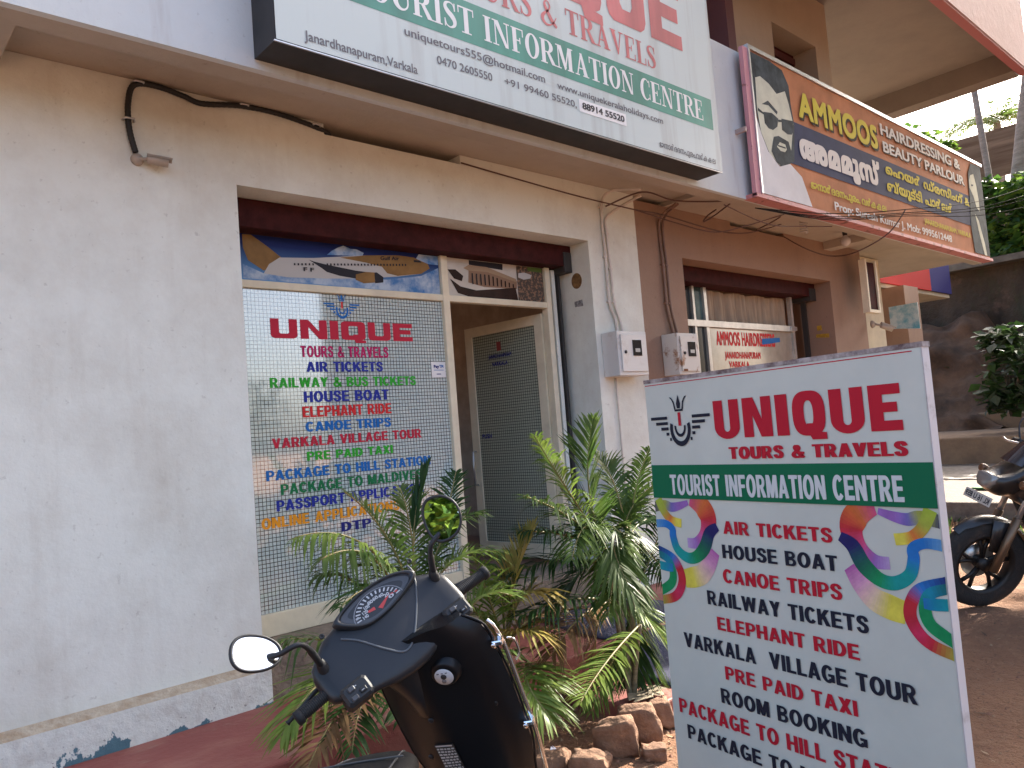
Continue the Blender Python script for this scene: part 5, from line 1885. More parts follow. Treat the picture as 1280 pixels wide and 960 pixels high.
# tall palm beside the door
pb3 = Vector((3.36, 2.90, gz(3.36, 2.9)))
pl3 = thing('areca_palm', pb3, 'tall dark green palm clump in front of the door jamb beside the standing board', 'palm')
cr3 = [Vector((3.30, 2.92, .98)), Vector((3.42, 2.88, 1.05)), Vector((3.22, 2.85, .75)), Vector((3.46, 2.95, .7)), Vector((3.36, 2.80, .6))]
canes(pl3, pb3, cr3)
for a, c_, tp, kd, n_, ll, dr, kw in [
    (cr3[0], (720, 620, 2.95), (742, 523, 2.95), 'green', 32, .30, .15, dict(sweep=.85, wid=.016)),
    (cr3[0], (700, 600, 2.95), (668, 545, 2.95), 'fresh', 28, .26, .5, {}),
    (cr3[1], (790, 610, 2.9), (812, 560, 2.9), 'green', 28, .24, .45, {}),
    (cr3[1], (770, 590, 3.0), (745, 570, 3.1), 'green', 28, .26, .4, {}),
    (cr3[0], (720, 640, 2.85), (655, 620, 2.8), 'green', 28, .28, .6, {}),
    (cr3[0], (710, 660, 2.9), (648, 665, 2.95), 'deep', 28, .28, .5, {}),
    (cr3[0], (700, 690, 2.95), (632, 720, 3.0), 'deep', 28, .28, .5, {}),
    (cr3[1], (740, 650, 2.75), (800, 760, 2.55), 'green', 34, .26, .4, dict(wid=.016, sweep=.9)),
    (cr3[1], (800, 640, 2.95), (835, 650, 3.0), 'deep', 26, .26, .5, {}),
    (cr3[1], (810, 680, 2.95), (840, 730, 3.0), 'deep', 26, .26, .5, {}),
    (cr3[1], (780, 650, 3.05), (790, 620, 3.2), 'deep', 26, .28, .3, {}),
    (cr3[0], (740, 660, 3.1), (700, 610, 3.2), 'deep', 26, .28, .4, {}),
    (cr3[0], (730, 700, 3.0), (690, 760, 3.1), 'deep', 28, .28, .4, {}),
    (cr3[2], (710, 740, 2.85), (650, 770, 2.85), 'deep', 26, .28, .5, {}),
    (cr3[2], (720, 760, 2.8), (690, 820, 2.75), 'dry', 24, .26, .4, {}),
    (cr3[1], (770, 680, 2.8), (760, 770, 2.65), 'green', 28, .26, .4, {}),
    (cr3[3], (800, 760, 2.85), (830, 800, 2.8), 'fresh', 26, .22, .4, {}),
    (cr3[3], (800, 780, 2.9), (825, 850, 2.85), 'green', 24, .2, .4, {}),
    (cr3[4], (750, 830, 2.7), (725, 880, 2.6), 'fresh', 26, .22, .35, dict(start=.1)),
    (cr3[4], (760, 820, 2.75), (740, 890, 2.72), 'green', 24, .2, .4, dict(start=.1)),
    (cr3[3], (820, 700, 2.9), (835, 620, 2.95), 'deep', 24, .24, .3, {}),
    (cr3[1], (745, 640, 2.85), (790, 680, 2.7), 'green', 28, .26, .6, {}),
    (cr3[0], (730, 620, 2.9), (715, 700, 2.7), 'green', 28, .26, .5, {}),
    (cr3[1], (770, 640, 2.9), (825, 600, 2.85), 'green', 26, .24, .4, {}),
    (cr3[0], (760, 690, 3.05), (770, 760, 3.1), 'deep', 26, .28, .4, {}),
    (cr3[2], (740, 760, 2.95), (745, 830, 2.95), 'dry', 26, .26, .4, {}),
    (cr3[3], (790, 790, 2.95), (790, 850, 2.9), 'deep', 26, .24, .4, {}),
]:
    frond(pl3, a, Q(*c_), Q(*tp), kd, n_, ll, dr, rng=rp, **kw)


# ------------------------------------------------------------------ stones, mat, litter
ROCK = mat('laterite_block', (.27, .155, .095), .95, col2=(.17, .09, .055), vscale=9, bump=.8, bscale=28)


def rock(name, c_, ax, ay, az, label, seed, group=None):
    c_, ax, ay, az = Vector(c_), Vector(ax), Vector(ay), Vector(az)
    vs, fs = [], []
    n = 7
    idx = {}

    def vid(p):
        k_ = tuple(round(q, 4) for q in p)
        if k_ not in idx:
            q = Vector(p)
            ln = max(abs(q.x), abs(q.y), abs(q.z))
            rr = q.lerp(q.normalized() * ln * 1.25, .30)
            d = 1 + .24 * noise.noise(q * 1.3 + Vector((seed * 3.7, 0, 0))) + .10 * noise.noise(q * 3.5 + Vector((seed, 2, 0)))
            rr *= d
            idx[k_] = len(vs)
            vs.append(c_ + ax * rr.x + ay * rr.y + az * rr.z)
        return idx[k_]
    for a in range(3):
        for sg in (-1, 1):
            for i in range(n):
                for j in range(n):
                    q = []
                    for di, dj in ((0, 0), (1, 0), (1, 1), (0, 1)):
                        p = [0, 0, 0]
                        p[a] = sg
                        p[(a + 1) % 3] = -1 + 2 * (i + di) / n
                        p[(a + 2) % 3] = -1 + 2 * (j + dj) / n
                        q.append(vid(p))
                    fs.append(tuple(q if sg > 0 else q[::-1]))
    b = MB()
    b.add(vs, fs, ROCK, True)
    return tag(b.build(name), label, 'stone', group)


G_ = 'laterite stones on the dirt by the palm'
p = atZ(770, 925, .16)
rock('stone', p, (.055, -.08, .025), (.035, .03, .0), (-.015, .0, .095), 'tall wedge of brown stone leaning on the dirt left of the board', 1, G_)
rock('stone', atZ(800, 905, .18), (.05, -.07, .01), (.04, .035, .0), (-.015, .02, .085), 'brown stone block touching the standing board', 2, G_)
rock('stone', atZ(826, 890, .16), (.04, -.04, .0), (.035, .04, .0), (0, .02, .06), 'stone half hidden by the edge of the board', 3, G_)
rock('stone', atZ(690, 955, .11), (.06, -.05, .0), (.05, .04, .0), (0, 0, .05), 'low stone at the bottom by the scooter shield', 4, G_)
rock('stone', atZ(738, 958, .11), (.05, -.07, .0), (.05, .03, .0), (0, 0, .06), 'low stone at the bottom between scooter and wedge stone', 5, G_)
rock('stone', atZ(818, 940, .12), (.04, -.035, .0), (.03, .035, .0), (0, 0, .03), 'flat stone by the foot of the board', 6, G_)
# carpet laid over the step
CARP = mat('blue_grey_carpet', (.055, .06, .105), .95, col2=(.04, .042, .075), vscale=40, bump=.6, bscale=250)
b = MB()
rows = []
for i in range(19):
    t_ = i / 18
    y = 4.12 - 1.32 * t_
    z = .352 if y > 3.36 else (.352 - (3.36 - y) * 1.3 if y > 3.24 else .200)
    z = max(z, .196) + .006 * math.sin(i * 1.3)
    rows.append([Vector((3.62 + .2 * (1 - t_) + .95 * k_ / 8 + .02 * math.sin(i * .7), y, z + .006 * math.sin(k_ + i))) for k_ in range(9)])
b.loft(rows, CARP, closed=False, caps=False)
o = b.build('door_mat')
sm_ = o.modifiers.new('s', 'SOLIDIFY')
sm_.thickness = .008
tag(o, 'blue grey carpet laid over the red step at the door', 'carpet')
# crumpled paper and litter
b = MB()
c_ = atZ(692, 942, .14)
for k_ in range(26):
    a = [c_ + Vector((random.gauss(0, .016), random.gauss(0, .016), abs(random.gauss(0, .016)))) for _ in range(3)]
    b.add(a, [(0, 1, 2)], mat('crumpled_paper', (.55, .56, .68), .6))
tag(b.build('crumpled_paper'), 'small crumpled white paper on the dirt by the scooter', 'litter')
b = MB()
c_ = atZ(812, 868, .22)
for k_ in range(22):
    a = [c_ + Vector((random.gauss(0, .05), random.gauss(0, .04), abs(random.gauss(0, .01)))) + Vector((random.gauss(0, .03), random.gauss(0, .03), abs(random.gauss(0, .01)))) for _ in range(3)]
    b.add(a, [(0, 1, 2)], mat('dry_sheath', (.36, .29, .19), .8, var=.3, vscale=20))
tag(b.build('dry_leaf'), 'pale dry leaf sheaths on the dirt under the tall palm', 'leaf litter')
LIT = [mat('litter_pale', (.33, .22, .13), .9), mat('litter_dark', (.10, .055, .03), .9), mat('pebble_red', (.22, .11, .07), .9)]
b = MB()
rl = random.Random(11)
for k_ in range(2600):
    x, y = rl.uniform(1.2, 9.5), rl.uniform(-1.5, 3.3)
    if rl.random() < .35:
        x, y = rl.uniform(2, 4.2), rl.uniform(2.2, 3.3)
    z = gz(x, y)
    s_ = rl.uniform(.004, .016)
    if rl.random() < .6:
        # pebble
        p0 = Vector((x, y, z))
        vs = [p0 + Vector((s_ * math.cos(a) * rl.uniform(.7, 1.2), s_ * math.sin(a) * rl.uniform(.7, 1.2), 0)) for a in np.linspace(0, 6.28, 6)[:-1]] + [p0 + Vector((0, 0, s_ * .8))]
        b.add(vs, [(i, (i + 1) % 5, 5) for i in range(5)], LIT[2 if rl.random() < .7 else 0])
    else:
        a = rl.uniform(0, 6.28)
        d = Vector((math.cos(a), math.sin(a), rl.uniform(-.1, .3))) * s_ * 2.5
        e = Vector((-math.sin(a), math.cos(a), 0)) * s_ * .6
        p0 = Vector((x, y, z + .004))
        b.add([p0 - d, p0 + e, p0 + d, p0 - e], [(0, 1, 2, 3)], LIT[rl.randrange(2)])
tag(b.build('pebbles'), kind='stuff')

# ------------------------------------------------------------------ motorbike at the right
mfp = Vector((5.72, 1.85, 0))
mfp.z = gz(mfp.x, mfp.y)
mh = R(128)
mlean = R(9)
f0 = Vector((math.cos(mh), math.sin(mh), 0))
l0 = Vector((-math.sin(mh), math.cos(mh), 0))
mu = ZA * math.cos(mlean) + l0 * math.sin(mlean)
mlv = l0 * math.cos(mlean) - ZA * math.sin(mlean)
mst = R(14)
mk = R(25)
ms_ = mu * math.cos(mk) - f0 * math.sin(mk)
me0 = f0 * math.cos(mk) + mu * math.sin(mk)
mef = me0 * math.cos(mst) + mlv * math.sin(mst)
mel = mlv * math.cos(mst) - me0 * math.sin(mst)
WR = .300
MC = mfp + mu * WR                              # front axle
mb = thing('motorcycle', mfp, 'dark motorcycle with silver forks parked on the dirt at the right', 'motorcycle')
Mb = lambda f_, l_, u_: mfp + f0 * f_ + mlv * l_ + mu * u_
Mf = lambda f_, l_, s_: MC + mef * f_ + mel * l_ + ms_ * s_
MBLK = mat('bike_black', (.018, .017, .017), .4, var=.3, vscale=9, coat=.3)
MRIM = mat('bike_rim', (.025, .022, .020), .45, .4)
FORK = mat('bronze_fork', (.20, .13, .08), .4, .6)
wheel_on(mb, MC, mel, WR, .095, MRIM, spokes=5)
wheel_on(mb, Mb(-1.28, 0, WR), mlv, WR, .12, MRIM)
b = MB()
rows = []
for a in range(28, 178, 10):
    d = mef * math.cos(R(a)) + ms_ * math.sin(R(a))
    w_ = .062 if a > 40 else .035
    rows.append([MC + d * (WR + .028 - .03 * k_ * k_) + mel * w_ * k_ for k_ in (-1, -.7, -.3, 0, .3, .7, 1)])
b.loft(rows, MBLK, closed=False, caps=False)
for sg in (-1, 1):
    b.loft([[MC + mel * sg * .055 + mef * x_ + ms_ * z_ for x_, z_ in ((.10, .30), (-.06, .32), (-.03, .10), (.04, .10))], [MC + mel * sg * .068 + mef * x_ + ms_ * z_ for x_, z_ in ((.10, .30), (-.06, .32), (-.03, .10), (.04, .10))]], MBLK)
b.build('front_mudguard', mb)
b = MB()
for sg in (-1, 1):
    b.tube([Mf(-.03, sg * .085, -.02), Mf(-.03, sg * .085, .36)], .026, FORK, 12)
    b.tube([Mf(-.03, sg * .085, .36), Mf(-.03, sg * .085, .66)], .018, STEEL, 12)
b.build('fork', mb)
b = MB()
b.lathe(MC - mel * .05, mel, [(0, .02), (0, .115), (.006, .115), (.006, .02)], STEEL, 28)
b.build('brake_disc', mb)
# headlight cowl
hc = Mf(.10, 0, .56)
rows = []
for f_, hw, lo, hi in ((.135, .02, -.02, .02), (.125, .07, -.06, .05), (.085, .11, -.10, .10), (.02, .125, -.11, .19), (-.04, .12, -.10, .26), (-.08, .09, -.06, .30)):
    rows.append([hc + mef * (f_ - .10 * max(0, math.sin(a))) + mel * hw * math.cos(a) + ms_ * ((lo + hi) / 2 + (hi - lo) / 2 * math.sin(a)) for a in [2 * math.pi * i / 20 for i in range(20)]])
b = MB()
b.loft(rows, MBLK)
cow = b.build('headlight_cowl', mb)
b = MB()
rows = []
for k_, h in ((1, 0), (.96, .02), (.8, .034), (.4, .04)):
    rows.append([hc + mef * (.105 + h) + mel * x_ * k_ + ms_ * (-.03 + z_ * k_) for x_, z_ in ((-.085, .035), (-.05, .048), (0, .05), (.05, .048), (.085, .035), (.08, -.01), (.05, -.05), (0, -.06), (-.05, -.05), (-.08, -.01))])
b.loft(rows, mat('headlight_glass', (.30, .29, .27), .15, .4))
b.build('headlight', cow)
b = MB()
rows = [[hc + mef * (.03 - .10 * t_) + mel * x_ * (1 - .35 * t_) + ms_ * (.12 + .20 * t_) + mef * -.25 * x_ * x_ * 8 for x_ in (-.10, -.06, 0, .06, .10)] for t_ in (0, .35, .7, 1)]
b.loft(rows, mat('smoked_screen', (.03, .03, .035), .1, coat=.5), closed=False, caps=False)
b.build('fly_screen', cow)
for sg in (-1, 1):
    b = MB()
    b.tube([hc + mel * sg * .11 + ms_ * .02, hc + mel * sg * .18 + ms_ * .02 + mef * .02], .008, BLACKP)
    b.lathe(hc + mel * sg * .19 + ms_ * .02 - mef * .02, mef, [(0, .01), (.02, .026), (.05, .028), (.06, .02), (.06, 0)], mat('indicator_amber', (.16, .07, .03), .35), 14)
    b.build('indicator', mb)
# number plate under the headlight
npo = hc + mef * .125 - ms_ * .155
fp = lambda u, v, h: npo - mel * u + ms_ * v + mef * h
b = MB()
b.slab(fp, [(-.125, -.03), (.125, -.03), (.125, .03), (-.125, .03)], -.004, 0, mat('plate_white', (.58, .56, .50), .5))
b.text('KL 16 U 859', fp, -.112, .112, -.018, .018, .001, LET['black'], bold=(.03, .02))
b.build('number_plate', mb)
b = MB()
hb = Mf(-.05, 0, .76)
b.tube(catmull([hb + mel * .36 - mef * .10 + ms_ * .06, hb + mel * .26 - mef * .07 + ms_ * .06, hb + mel * .12, hb, hb - mel * .12, hb - mel * .26 - mef * .07 + ms_ * .06, hb - mel * .36 - mef * .10 + ms_ * .06], 6), .012, BLACKP, 10)
b.build('handlebar', mb)
for sg in (-1, 1):
    b = MB()
    b.tube([hb + mel * sg * .25 - mef * .068 + ms_ * .06, hb + mel * sg * .37 - mef * .103 + ms_ * .06], .018, RUB, 12)
    b.build('grip', mb)
    b = MB()
    b.tube(catmull([hb + mel * sg * .20 + ms_ * .05, hb + mel * sg * .27 + mef * .02 + ms_ * .04, hb + mel * sg * .37 - mef * .02 + ms_ * .05], 5), .007, STEEL, 8)
    b.build('brake_lever', mb)
    b = MB()
    mm = hb + mel * sg * .34 + ms_ * .28 - mef * .10
    b.tube(catmull([hb + mel * sg * .18 + ms_ * .05, hb + mel * sg * .26 + ms_ * .17, mm], 6), .006, BLACKP, 8)
    b.lathe(mm + mef * .02, -mef, [(0, 0), (.005, .04), (.02, .058), (.03, .06), (.03, 0)], BLACKP, 20)
    b.build('mirror', mb)
rows = []
for f_, hw, lo, hi in ((-.18, .05, .72, .84), (-.26, .13, .66, .93), (-.42, .16, .64, .97), (-.58, .14, .66, .92), (-.68, .09, .70, .82)):
    rows.append([Mb(f_, hw * math.cos(a), (lo + hi) / 2 + (hi - lo) / 2 * math.sin(a)) for a in [2 * math.pi * i / 18 for i in range(18)]])
b = MB()
b.loft(rows, MBLK)
b.build('fuel_tank', mb)
rows = []
for f_, hw, lo, hi in ((-.62, .06, .74, .80), (-.74, .12, .72, .80), (-1.0, .13, .74, .84), (-1.3, .11, .78, .90), (-1.42, .05, .82, .89)):
    rows.append([Mb(f_, hw * math.copysign(abs(math.cos(a)) ** .6, math.cos(a)), (lo + hi) / 2 + (hi - lo) / 2 * math.sin(a)) for a in [2 * math.pi * i / 18 for i in range(18)]])
b = MB()
b.loft(rows, SEAT)
b.build('seat', mb)
b = MB()
b.cbox(Mb(-.56, 0, .42), f0 * .20, mlv * .13, mu * .16, IRON, .05)
b.tube([Mb(-.45, 0, .56), Mb(-.30, 0, .62)], .05, IRON)
b.lathe(Mb(-.52, -.14, .40), -mlv, [(0, .12), (.05, .11), (.06, .06), (.06, 0)], STEEL, 24)
b.build('engine', mb)
b = MB()
for sg in (-1, 1):
    b.tube([Mb(-.20, sg * .05, .80), Mb(-.42, sg * .12, .25), Mb(-.8, sg * .12, .28), Mb(-.85, sg * .10, .72), Mb(-1.3, sg * .08, .76)], .018, IRON, 10)
    b.tube([Mb(-.80, sg * .10, .32), Mb(-1.28, sg * .10, WR)], .022, IRON, 10)
b.build('frame', mb)
b = MB()
b.tube([Mb(-.42, -.14, .22), Mb(-.8, -.17, .22), Mb(-1.45, -.19, .38)], [.03, .04, .05], STEEL, 14)
b.build('exhaust', mb)

# ------------------------------------------------------------------ ground works on the right: slab, low kerb wall, steps
b = MB()
b.box(9.3, 14.6, 1.2, 4.1, .2, .56, CONC)
b.box(9.9, 17, 4.1, 8.5, .2, .565, CONC)
tag(b.build('paved_apron', bevel=.02), kind='structure')
b = MB()
TILE = mat('pale_tiles', (.36, .33, .28), .7)
g = NB(TILE)
br = g.n.new('ShaderNodeTexBrick')
br.inputs['Scale'].default_value = 4
br.inputs['Mortar Size'].default_value = .03
br.inputs[1].default_value = (.30, .27, .23, 1)
br.inputs[2].default_value = (.20, .175, .15, 1)
br.inputs[3].default_value = (.16, .13, .11, 1)
g.l.new(g.pos, br.inputs[0])
g.color(br.outputs[0])
b.box(11.8, 14.4, 3.2, 5.6, .50, .575, TILE)
tag(b.build('tiled_path'), kind='structure')
b = MB()
b.cbox((11.2, 3.1, .585), (.75, -.12, 0), (.03, .16, 0), (0, 0, .012), mat('green_plastic', (.05, .16, .05), .6), .005)
tag(b.build('plastic_mat'), 'green plastic mat lying on the paved apron', 'mat')
STEPM = mat('ochre_step', (.34, .23, .14), .9, col2=(.22, .15, .10), vscale=3, bump=.4, bscale=20)
b = MB()
b.box(14.4, 19.9, 2.6, 9.6, .3, 1.02, STEPM)
b.box(17.6, 19.9, 1.0, 5.4, 1.0, 1.35, STEPM)
tag(b.build('terrace_step', bevel=.03), kind='structure')
# rough mossy boundary wall
MOSS = mat('mossy_wall', (.085, .075, .058), .95)
g = NB(MOSS)
c = g.mix(g.rng(g.noise(1.0, (1, 1, .3), detail=9), .35, .68), (.10, .072, .048), (.034, .025, .018))
c = g.mix(g.math('MULTIPLY', g.rng(g.noise(2.3, (1, 1, .5), off=(3, 1, 0)), .56, .72), .7), c, (.06, .075, .03))
c = g.mix(g.rng(g.noise(1.7, off=(7, 0, 2)), .60, .72), c, (.16, .10, .07))
g.color(c)
g.bump(g.noise(6, detail=12), 1.0, .1)
b = MB()
ny, nz = 70, 34
vs = []
for j in range(nz):
    for i in range(ny):
        y = -2 + 16 * i / (ny - 1)
        z = .2 + 4.4 * j / (nz - 1)
        d = .30 * noise.noise(Vector((y * .8, z * .5, 1))) + .14 * noise.noise(Vector((y * 2.6, z * 1.6, 5))) + .07 * noise.noise(Vector((y * 6, z * 5, 9)))
        d *= smooth(4.7, 3.9, z) if False else 1 - smooth(3.8, 4.6, z)
        vs.append((19.75 - d - .25 * (1 - z / 4.6), y, z))
b.add(vs, [(j * ny + i, j * ny + i + 1, (j + 1) * ny + i + 1, (j + 1) * ny + i)[::-1] for j in range(nz - 1) for i in range(ny - 1)], MOSS, True)
b.box(19.8, 20.1, -2, 14, .2, 4.58, MOSS)
b.box(19.35, 20.2, -2, 14, 4.56, 4.70, mat('weathered_coping', (.16, .14, .11), .9, var=.4, vscale=4))
tag(b.build('boundary_wall'), 'tall dark mossy boundary wall behind the steps', 'wall')
# bank of bare earth heaped against the wall
EARTH = mat('dark_earth', (.19, .11, .065), .95, col2=(.06, .038, .025), vscale=1.6, bump=1.0, bscale=7)
b = MB()
rows = []
for i in range(44):
    y = 4.9 + 6.5 * i / 43
    row = []
    for j in range(30):
        t_ = j / 29
        hgt = (2.5 + .5 * noise.noise(Vector((y * .7, 0, 3)))) * smooth(4.9, 5.7, y)
        x = 17.2 + 2.6 * t_
        z = 1.0 + hgt * smooth(0, .9, t_) ** .8
        q = Vector((x, y, z))
        d_ = .28 * noise.noise(q * 1.1) + .16 * noise.noise(q * 2.9) + .08 * noise.noise(q * 7)
        row.append(q + Vector((-d_ * 1.2, 0, d_ * .6)))
    rows.append(row)
b.loft(rows, EARTH, closed=False, caps=False)
tag(b.build('earth_bank'), kind='structure')
b = MB()
b.box(9.99, 10.9, 4.35, 4.5, .5, 3.65, mat('pale_cream_wall', (.58, .52, .38), .8, var=.15, vscale=3))
tag(b.build('wall_end'), 'pale cream wall strip beyond the brown corner', 'wall')
b = MB()
b.box(13.3, 13.9, 4.95, 5.4, .5, 3.59, BROWN)
tag(b.build('pillar'), 'reddish brown pillar behind the standing board', 'pillar')
# next shop: canopy with red and blue fascia
nb_ = thing('neighbour_canopy', (14, 5.2, 3.6), 'low cream canopy with red and blue fascia beyond the hairdresser', 'canopy')
b = MB()
b.box(12.62, 16.25, 5.24, 9.0, 3.60, 3.668, mat('cream_soffit', (.55, .47, .34), .8, var=.2, vscale=3))
b.build('soffit', nb_)
b = MB()
b.box(12.62, 15.25, 5.2, 5.236, 3.67, 4.6, mat('bright_red_fascia', (.42, .018, .016), .7, spec=.1))
b.box(15.25, 16.28, 5.2, 5.236, 3.67, 4.6, mat('deep_blue_fascia', (.012, .010, .13), .7, spec=.1))
b.build('fascia', nb_)
fx = lambda u, v, h: Vector((13.0 - h, u, v))
b = MB()
PO = mat('pale_blue_poster', (.50, .62, .70), .4, col2=(.10, .34, .50), vscale=4.5, vlow=.42, vhigh=.62)
b.slab(fx, [(5.09, 2.88), (4.65, 2.82), (4.65, 3.235), (5.09, 3.23)], 0, .03, PO, STEEL)
tag(b.build('poster'), 'faded pale blue poster board hanging by the brown pillar', 'poster')


# ------------------------------------------------------------------ foliage
def leaves(b, c_, rad, n, size, m_, rng, flat=.35):
    c_ = Vector(c_)
    for _ in range(n):
        while True:
            q = Vector((rng.uniform(-1, 1), rng.uniform(-1, 1), rng.uniform(-1, 1)))
            if .25 < q.length < 1:
                break
        p = c_ + Vector((q.x * rad[0], q.y * rad[1], q.z * rad[2]))
        d = Vector((rng.gauss(0, 1), rng.gauss(0, 1), rng.gauss(-.3, .5))).normalized()
        s_ = size * rng.uniform(.6, 1.4)
        e = d.cross(Vector((rng.gauss(0, .4), rng.gauss(0, .4), 1))).normalized()
        nrm = d.cross(e)
        vs = [p, p + d * s_ * .45 + e * s_ * flat - nrm * s_ * .06, p + d * s_ * .45 - e * s_ * flat - nrm * s_ * .06, p + d * s_]
        b.add(vs, [(0, 1, 3, 2)], m_[rng.randrange(len(m_))])


BL = [mat('bush_leaf_dark', (.03, .07, .018), .5, transl=.2, spec=.3), mat('bush_leaf_mid', (.06, .12, .03), .5, transl=.25, spec=.3), mat('bush_leaf_grey', (.08, .105, .06), .5, transl=.2, spec=.3)]
TL = [mat('tree_leaf_mid', (.07, .15, .025), .45, transl=.4), mat('tree_leaf_light', (.16, .26, .04), .45, transl=.45), mat('tree_leaf_dark', (.035, .085, .018), .45, transl=.3)]
BARK = mat('tree_bark', (.17, .14, .11), .9, col2=(.09, .075, .06), vscale=8, bump=.6, bscale=25)
rb = random.Random(5)


def bush(name, spots, base, label, m_, size, n):
    t = thing(name, base, label, 'bush')
    b = MB()
    for c_, r_ in spots:
        leaves(b, c_, r_, n, size, m_, rb)
    b.build('foliage', t)
    b = MB()
    for c_, r_ in spots:
        b.tube(bez(base, (Vector(base) + Vector(c_)) / 2 + Vector((0, 0, .2)), c_, 6), [.03, .026, .022, .018, .014, .01], BARK, 6)
    b.build('stems', t)


X_ = lambda x, y, X: atX(x, y, X)
bush('bush', [(X_(1262, 470, 15.6), (.45, .45, .5)), (X_(1285, 430, 15.4), (.5, .55, .42)), (X_(1250, 425, 15.8), (.3, .3, .3)), (X_(1310, 480, 15.4), (.5, .5, .6)), (X_(1255, 500, 15.5), (.42, .36, .25))], tuple(X_(1265, 520, 15.6)), 'leafy grey green bush spilling over the terrace at the right', BL, .20, 190)
bush('creeper', [(X_(1170, 440, 20.5), (.4, .4, .5)), (X_(1195, 470, 18.8), (.3, .4, .6))], tuple(X_(1180, 535, 18.8)), 'dark dry creeper on the mossy wall beside the board', [BL[0], mat('dry_brown_leaf', (.10, .06, .035), .8), mat('dry_tan_leaf', (.20, .13, .09), .8)], .12, 170)
b = MB()
for k_ in range(500):
    p = Vector((rb.uniform(8.4, 9.6), rb.uniform(1.8, 3.9), 0))
    p.z = gz(p.x, p.y)
    a = rb.uniform(0, 6.28)
    h = rb.uniform(.03, .12)
    b.add([p, p + Vector((math.cos(a) * .03, math.sin(a) * .03, 0)), p + Vector((math.cos(a) * .05, math.sin(a) * .06, h))], [(0, 1, 2)], [BL[1], TL[0], MATS['litter_pale']][k_ % 3])
tag(b.build('grass'), kind='stuff')
# shed with corrugated roof
RF = mat('rusty_corrugated_sheet', (.56, .45, .36), .7, .2, col2=(.30, .22, .17), vscale=1.2, stretch=(1, .3, 3))
sh = thing('shed', (24.5, 7, 0), 'shed with a brown corrugated roof behind the mossy wall', 'shed')
b = MB()
n = 60
rows = []
for i in range(n):
    t_ = i / (n - 1)
    zz = 9.1 - 2.0 * t_
    xx = 25.2 - 2.6 * t_ + .07 * math.cos(i * math.pi)
    rows.append([Vector((xx, y, zz + .015 * y)) for y in (9.5, 3.0)])
b.loft(rows, RF, closed=False, caps=False, sm=False)
b.build('roof', sh)
b = MB()
b.box(23.2, 23.4, 3, 9.5, .3, 6.75, BROWN)
b.box(23.4, 28, 3, 3.2, .3, 7.6, BROWN)
b.build('wall', sh)
# coconut palms
PT = mat('coconut_trunk', (.30, .26, .22), .9, col2=(.18, .15, .12), vscale=3, stretch=(1, 1, 4), bump=.5, bscale=12)
PF = mat('coconut_leaf', (.10, .18, .035), .45, col2=(.17, .25, .05), vscale=2, transl=.35)


def coconut(px_, X, r_, label, nfr=14, seed=1, crown=True):
    a, c_, d = [X_(*q, X) for q in px_]
    a = Vector((a.x, a.y, .3)) if a.z > .3 else a
    t = thing('coconut_palm', a, label, 'palm tree')
    b = MB()
    p = bez(a, c_, d, 22)
    b.tube(p, [r_ * (1.15 - .35 * i / 21 + (.05 if i % 2 else 0)) for i in range(22)], PT, 12)
    b.build('trunk', t)
    if crown:
        rr = random.Random(seed)
        top = p[-1]
        for k_ in range(nfr):
            az_ = 6.283 * k_ / nfr + rr.uniform(-.2, .2)
            h = rr.uniform(.1, 1.3)
            L_ = rr.uniform(2.2, 3.0)
            dv = Vector((math.cos(az_), math.sin(az_), 0))
            cpt = top + dv * L_ * .5 + ZA * h
            tp_ = top + dv * L_ + ZA * (h - 1.4 + rr.uniform(-.4, .4))
            pts = bez(top, cpt, tp_, 16)
            b = MB()
            b.tube(pts, [.03 * (1 - .8 * i / 15) for i in range(16)], PF, 5)
            for i in range(1, 16):
                tg = (pts[i] - pts[i - 1]).normalized()
                sd_ = tg.cross(ZA).normalized()
                for sg in (-1, 1):
                    for off in (0, .5):
                        p0 = pts[i - 1].lerp(pts[i], off)
                        d_ = (sd_ * sg * .8 + tg * .55 - ZA * rr.uniform(.1, .6)).normalized()
                        ll = .75 * math.sin(math.pi * (i / 16 * .8 + .15)) * rr.uniform(.8, 1.15)
                        b.add([p0, p0 + d_ * ll * .5 + tg * .035, p0 + d_ * ll, p0 + d_ * ll * .5 - tg * .035], [(0, 1, 2, 3)], PF)
            b.build('frond', t)


coconut([(1272, 330), (1228, 200), (1168, -200)], 20.5, .07, 'leaning coconut trunk crossing in front of the corrugated roof', crown=True, seed=3)
coconut([(1225, 340), (1262, 190), (1345, -300)], 21.4, .17, 'thick ringed coconut trunk at the right edge', crown=True, seed=5)
coconut([(1252, 330), (1250, 200), (1246, 150)], 34, .15, 'distant coconut palm whose crown shows over the roof', nfr=16, seed=8)


def tree(base, top, spots, label, n, size, m_, trunk=.15):
    t = thing('leafy_tree', base, label, 'tree')
    b = MB()
    base, top = Vector(base), Vector(top)
    b.tube(bez(base, (base + top) / 2 + Vector((.15, .1, 0)), top, 8), [trunk * (1 - .06 * i) for i in range(8)], BARK, 10)
    for c_, r_ in spots:
        b.tube(bez(base.lerp(top, .6), (top + Vector(c_)) / 2, c_, 6), [trunk * .45, trunk * .4, trunk * .3, trunk * .2, trunk * .14, trunk * .1], BARK, 6)
    b.build('trunk', t)
    b = MB()
    for c_, r_ in spots:
        leaves(b, c_, r_, n, size, m_, rb)
    b.build('crown', t)


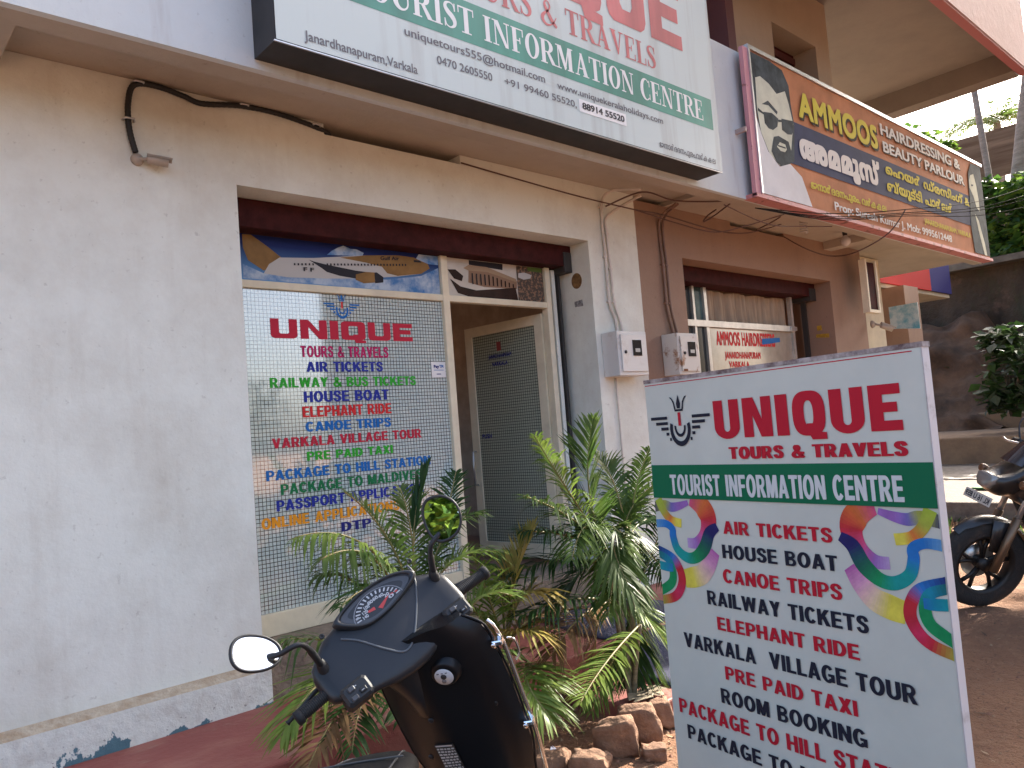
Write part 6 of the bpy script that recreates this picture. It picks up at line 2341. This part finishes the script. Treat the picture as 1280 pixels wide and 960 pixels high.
tree((20.6, 5.2, .3), (20.6, 5.3, 4.4), [(X_(1235, 250, 20.5), (.35, .4, .55)), (X_(1265, 270, 20.3), (.6, .7, .5)), (X_(1250, 305, 20.4), (.4, .5, .4)), (X_(1225, 270, 20.8), (.3, .3, .6)), (X_(1280, 240, 20.2), (.5, .5, .45)), (X_(1275, 315, 20.1), (.6, .6, .35)), (X_(1310, 280, 20.1), (.8, .8, .7))], 'bright green leafy tree above the mossy wall at the right edge', 300, .24, TL)
tree((17.9, 7.2, .3), (17.5, 7.4, 5.4), [(X_(1160, 178, 17), (.28, .3, .25)), (X_(1140, 175, 17.3), (.3, .3, .3)), (X_(1180, 185, 17), (.16, .2, .2))], 'yellow green tree peeping over the top of the orange banner', 70, .2, [TL[1], TL[0]])
# across the road, seen in window glass and mirrors; plus an added shade tree
b_ = thing('opposite_house', (16, -9.5, 0), 'dark house across the road mirrored in the shop window', 'house')
b = MB()
b.loft([[Vector((x, y, z)) for x, y in ((9.42, -8), (13.2, -14), (26, -14), (26, -8))] for z in (0, 9)], mat('opposite_wall', (.16, .14, .12), .9), sm=False)
b.build('wall', b_)
tree((-7.2, -4.2, .1), (-7.2, -4.2, 2.2), [((-7, -4.6, 3.0), (1.3, 1.6, 1.2)), ((-8, -5.8, 2.6), (1.2, 1.6, 1.4)), ((-6.4, -6.0, 2.2), (1.2, 1.2, 1.2)), ((-8.5, -3.0, 2.4), (1.2, 1.2, 1.3)), ((-7.5, -4.8, 1.6), (1.4, 1.4, 1.0))], 'green roadside tree mirrored in the right scooter mirror', 900, .32, TL, .12)
tree((12.5, -3.6, .2), (12.0, -2.6, 5.0), [((12.0, -1.2, 7.6), (2.4, 1.9, 1.4)), ((9.6, -.4, 7.2), (1.9, 1.6, 1.2)), ((11.0, .6, 8.4), (1.8, 1.2, 1.0)), ((9.0, -2.6, 7.4), (2.0, 1.6, 1.3)), ((13.4, .2, 9.2), (1.8, 1.4, 1.1)), ((7.6, .4, 6.6), (1.2, 1.2, .9)), ((11.5, -3.8, 7.0), (2.0, 1.7, 1.4)), ((16.0, .2, 8.6), (2.2, 1.3, 1.1)), ((18.2, .4, 9.6), (2.0, 1.3, 1.1)), ((14.5, -1.6, 8.8), (2.0, 1.5, 1.2))], 'spreading out-of-view tree added to shade the dirt in front of the shops', 900, .30, TL, .22)  # unseen crowns placed in the sun's path to shade the dirt
for k_ in range(3):
    x = 1.5 + k_ * 2.8
    tree((x, -9.2, .1), (x, -9.2, 2.2), [((x + rb.uniform(-.7, .7), -9.2 + rb.uniform(-.6, .6), 2.4 + rb.uniform(-.5, .9)), (1.3, 1.2, .9)) for _ in range(4)], ('first', 'second', 'third')[k_] + ' low tree across the road mirrored in the shop window', 160, .25, [TL[2], TL[0]], .1)
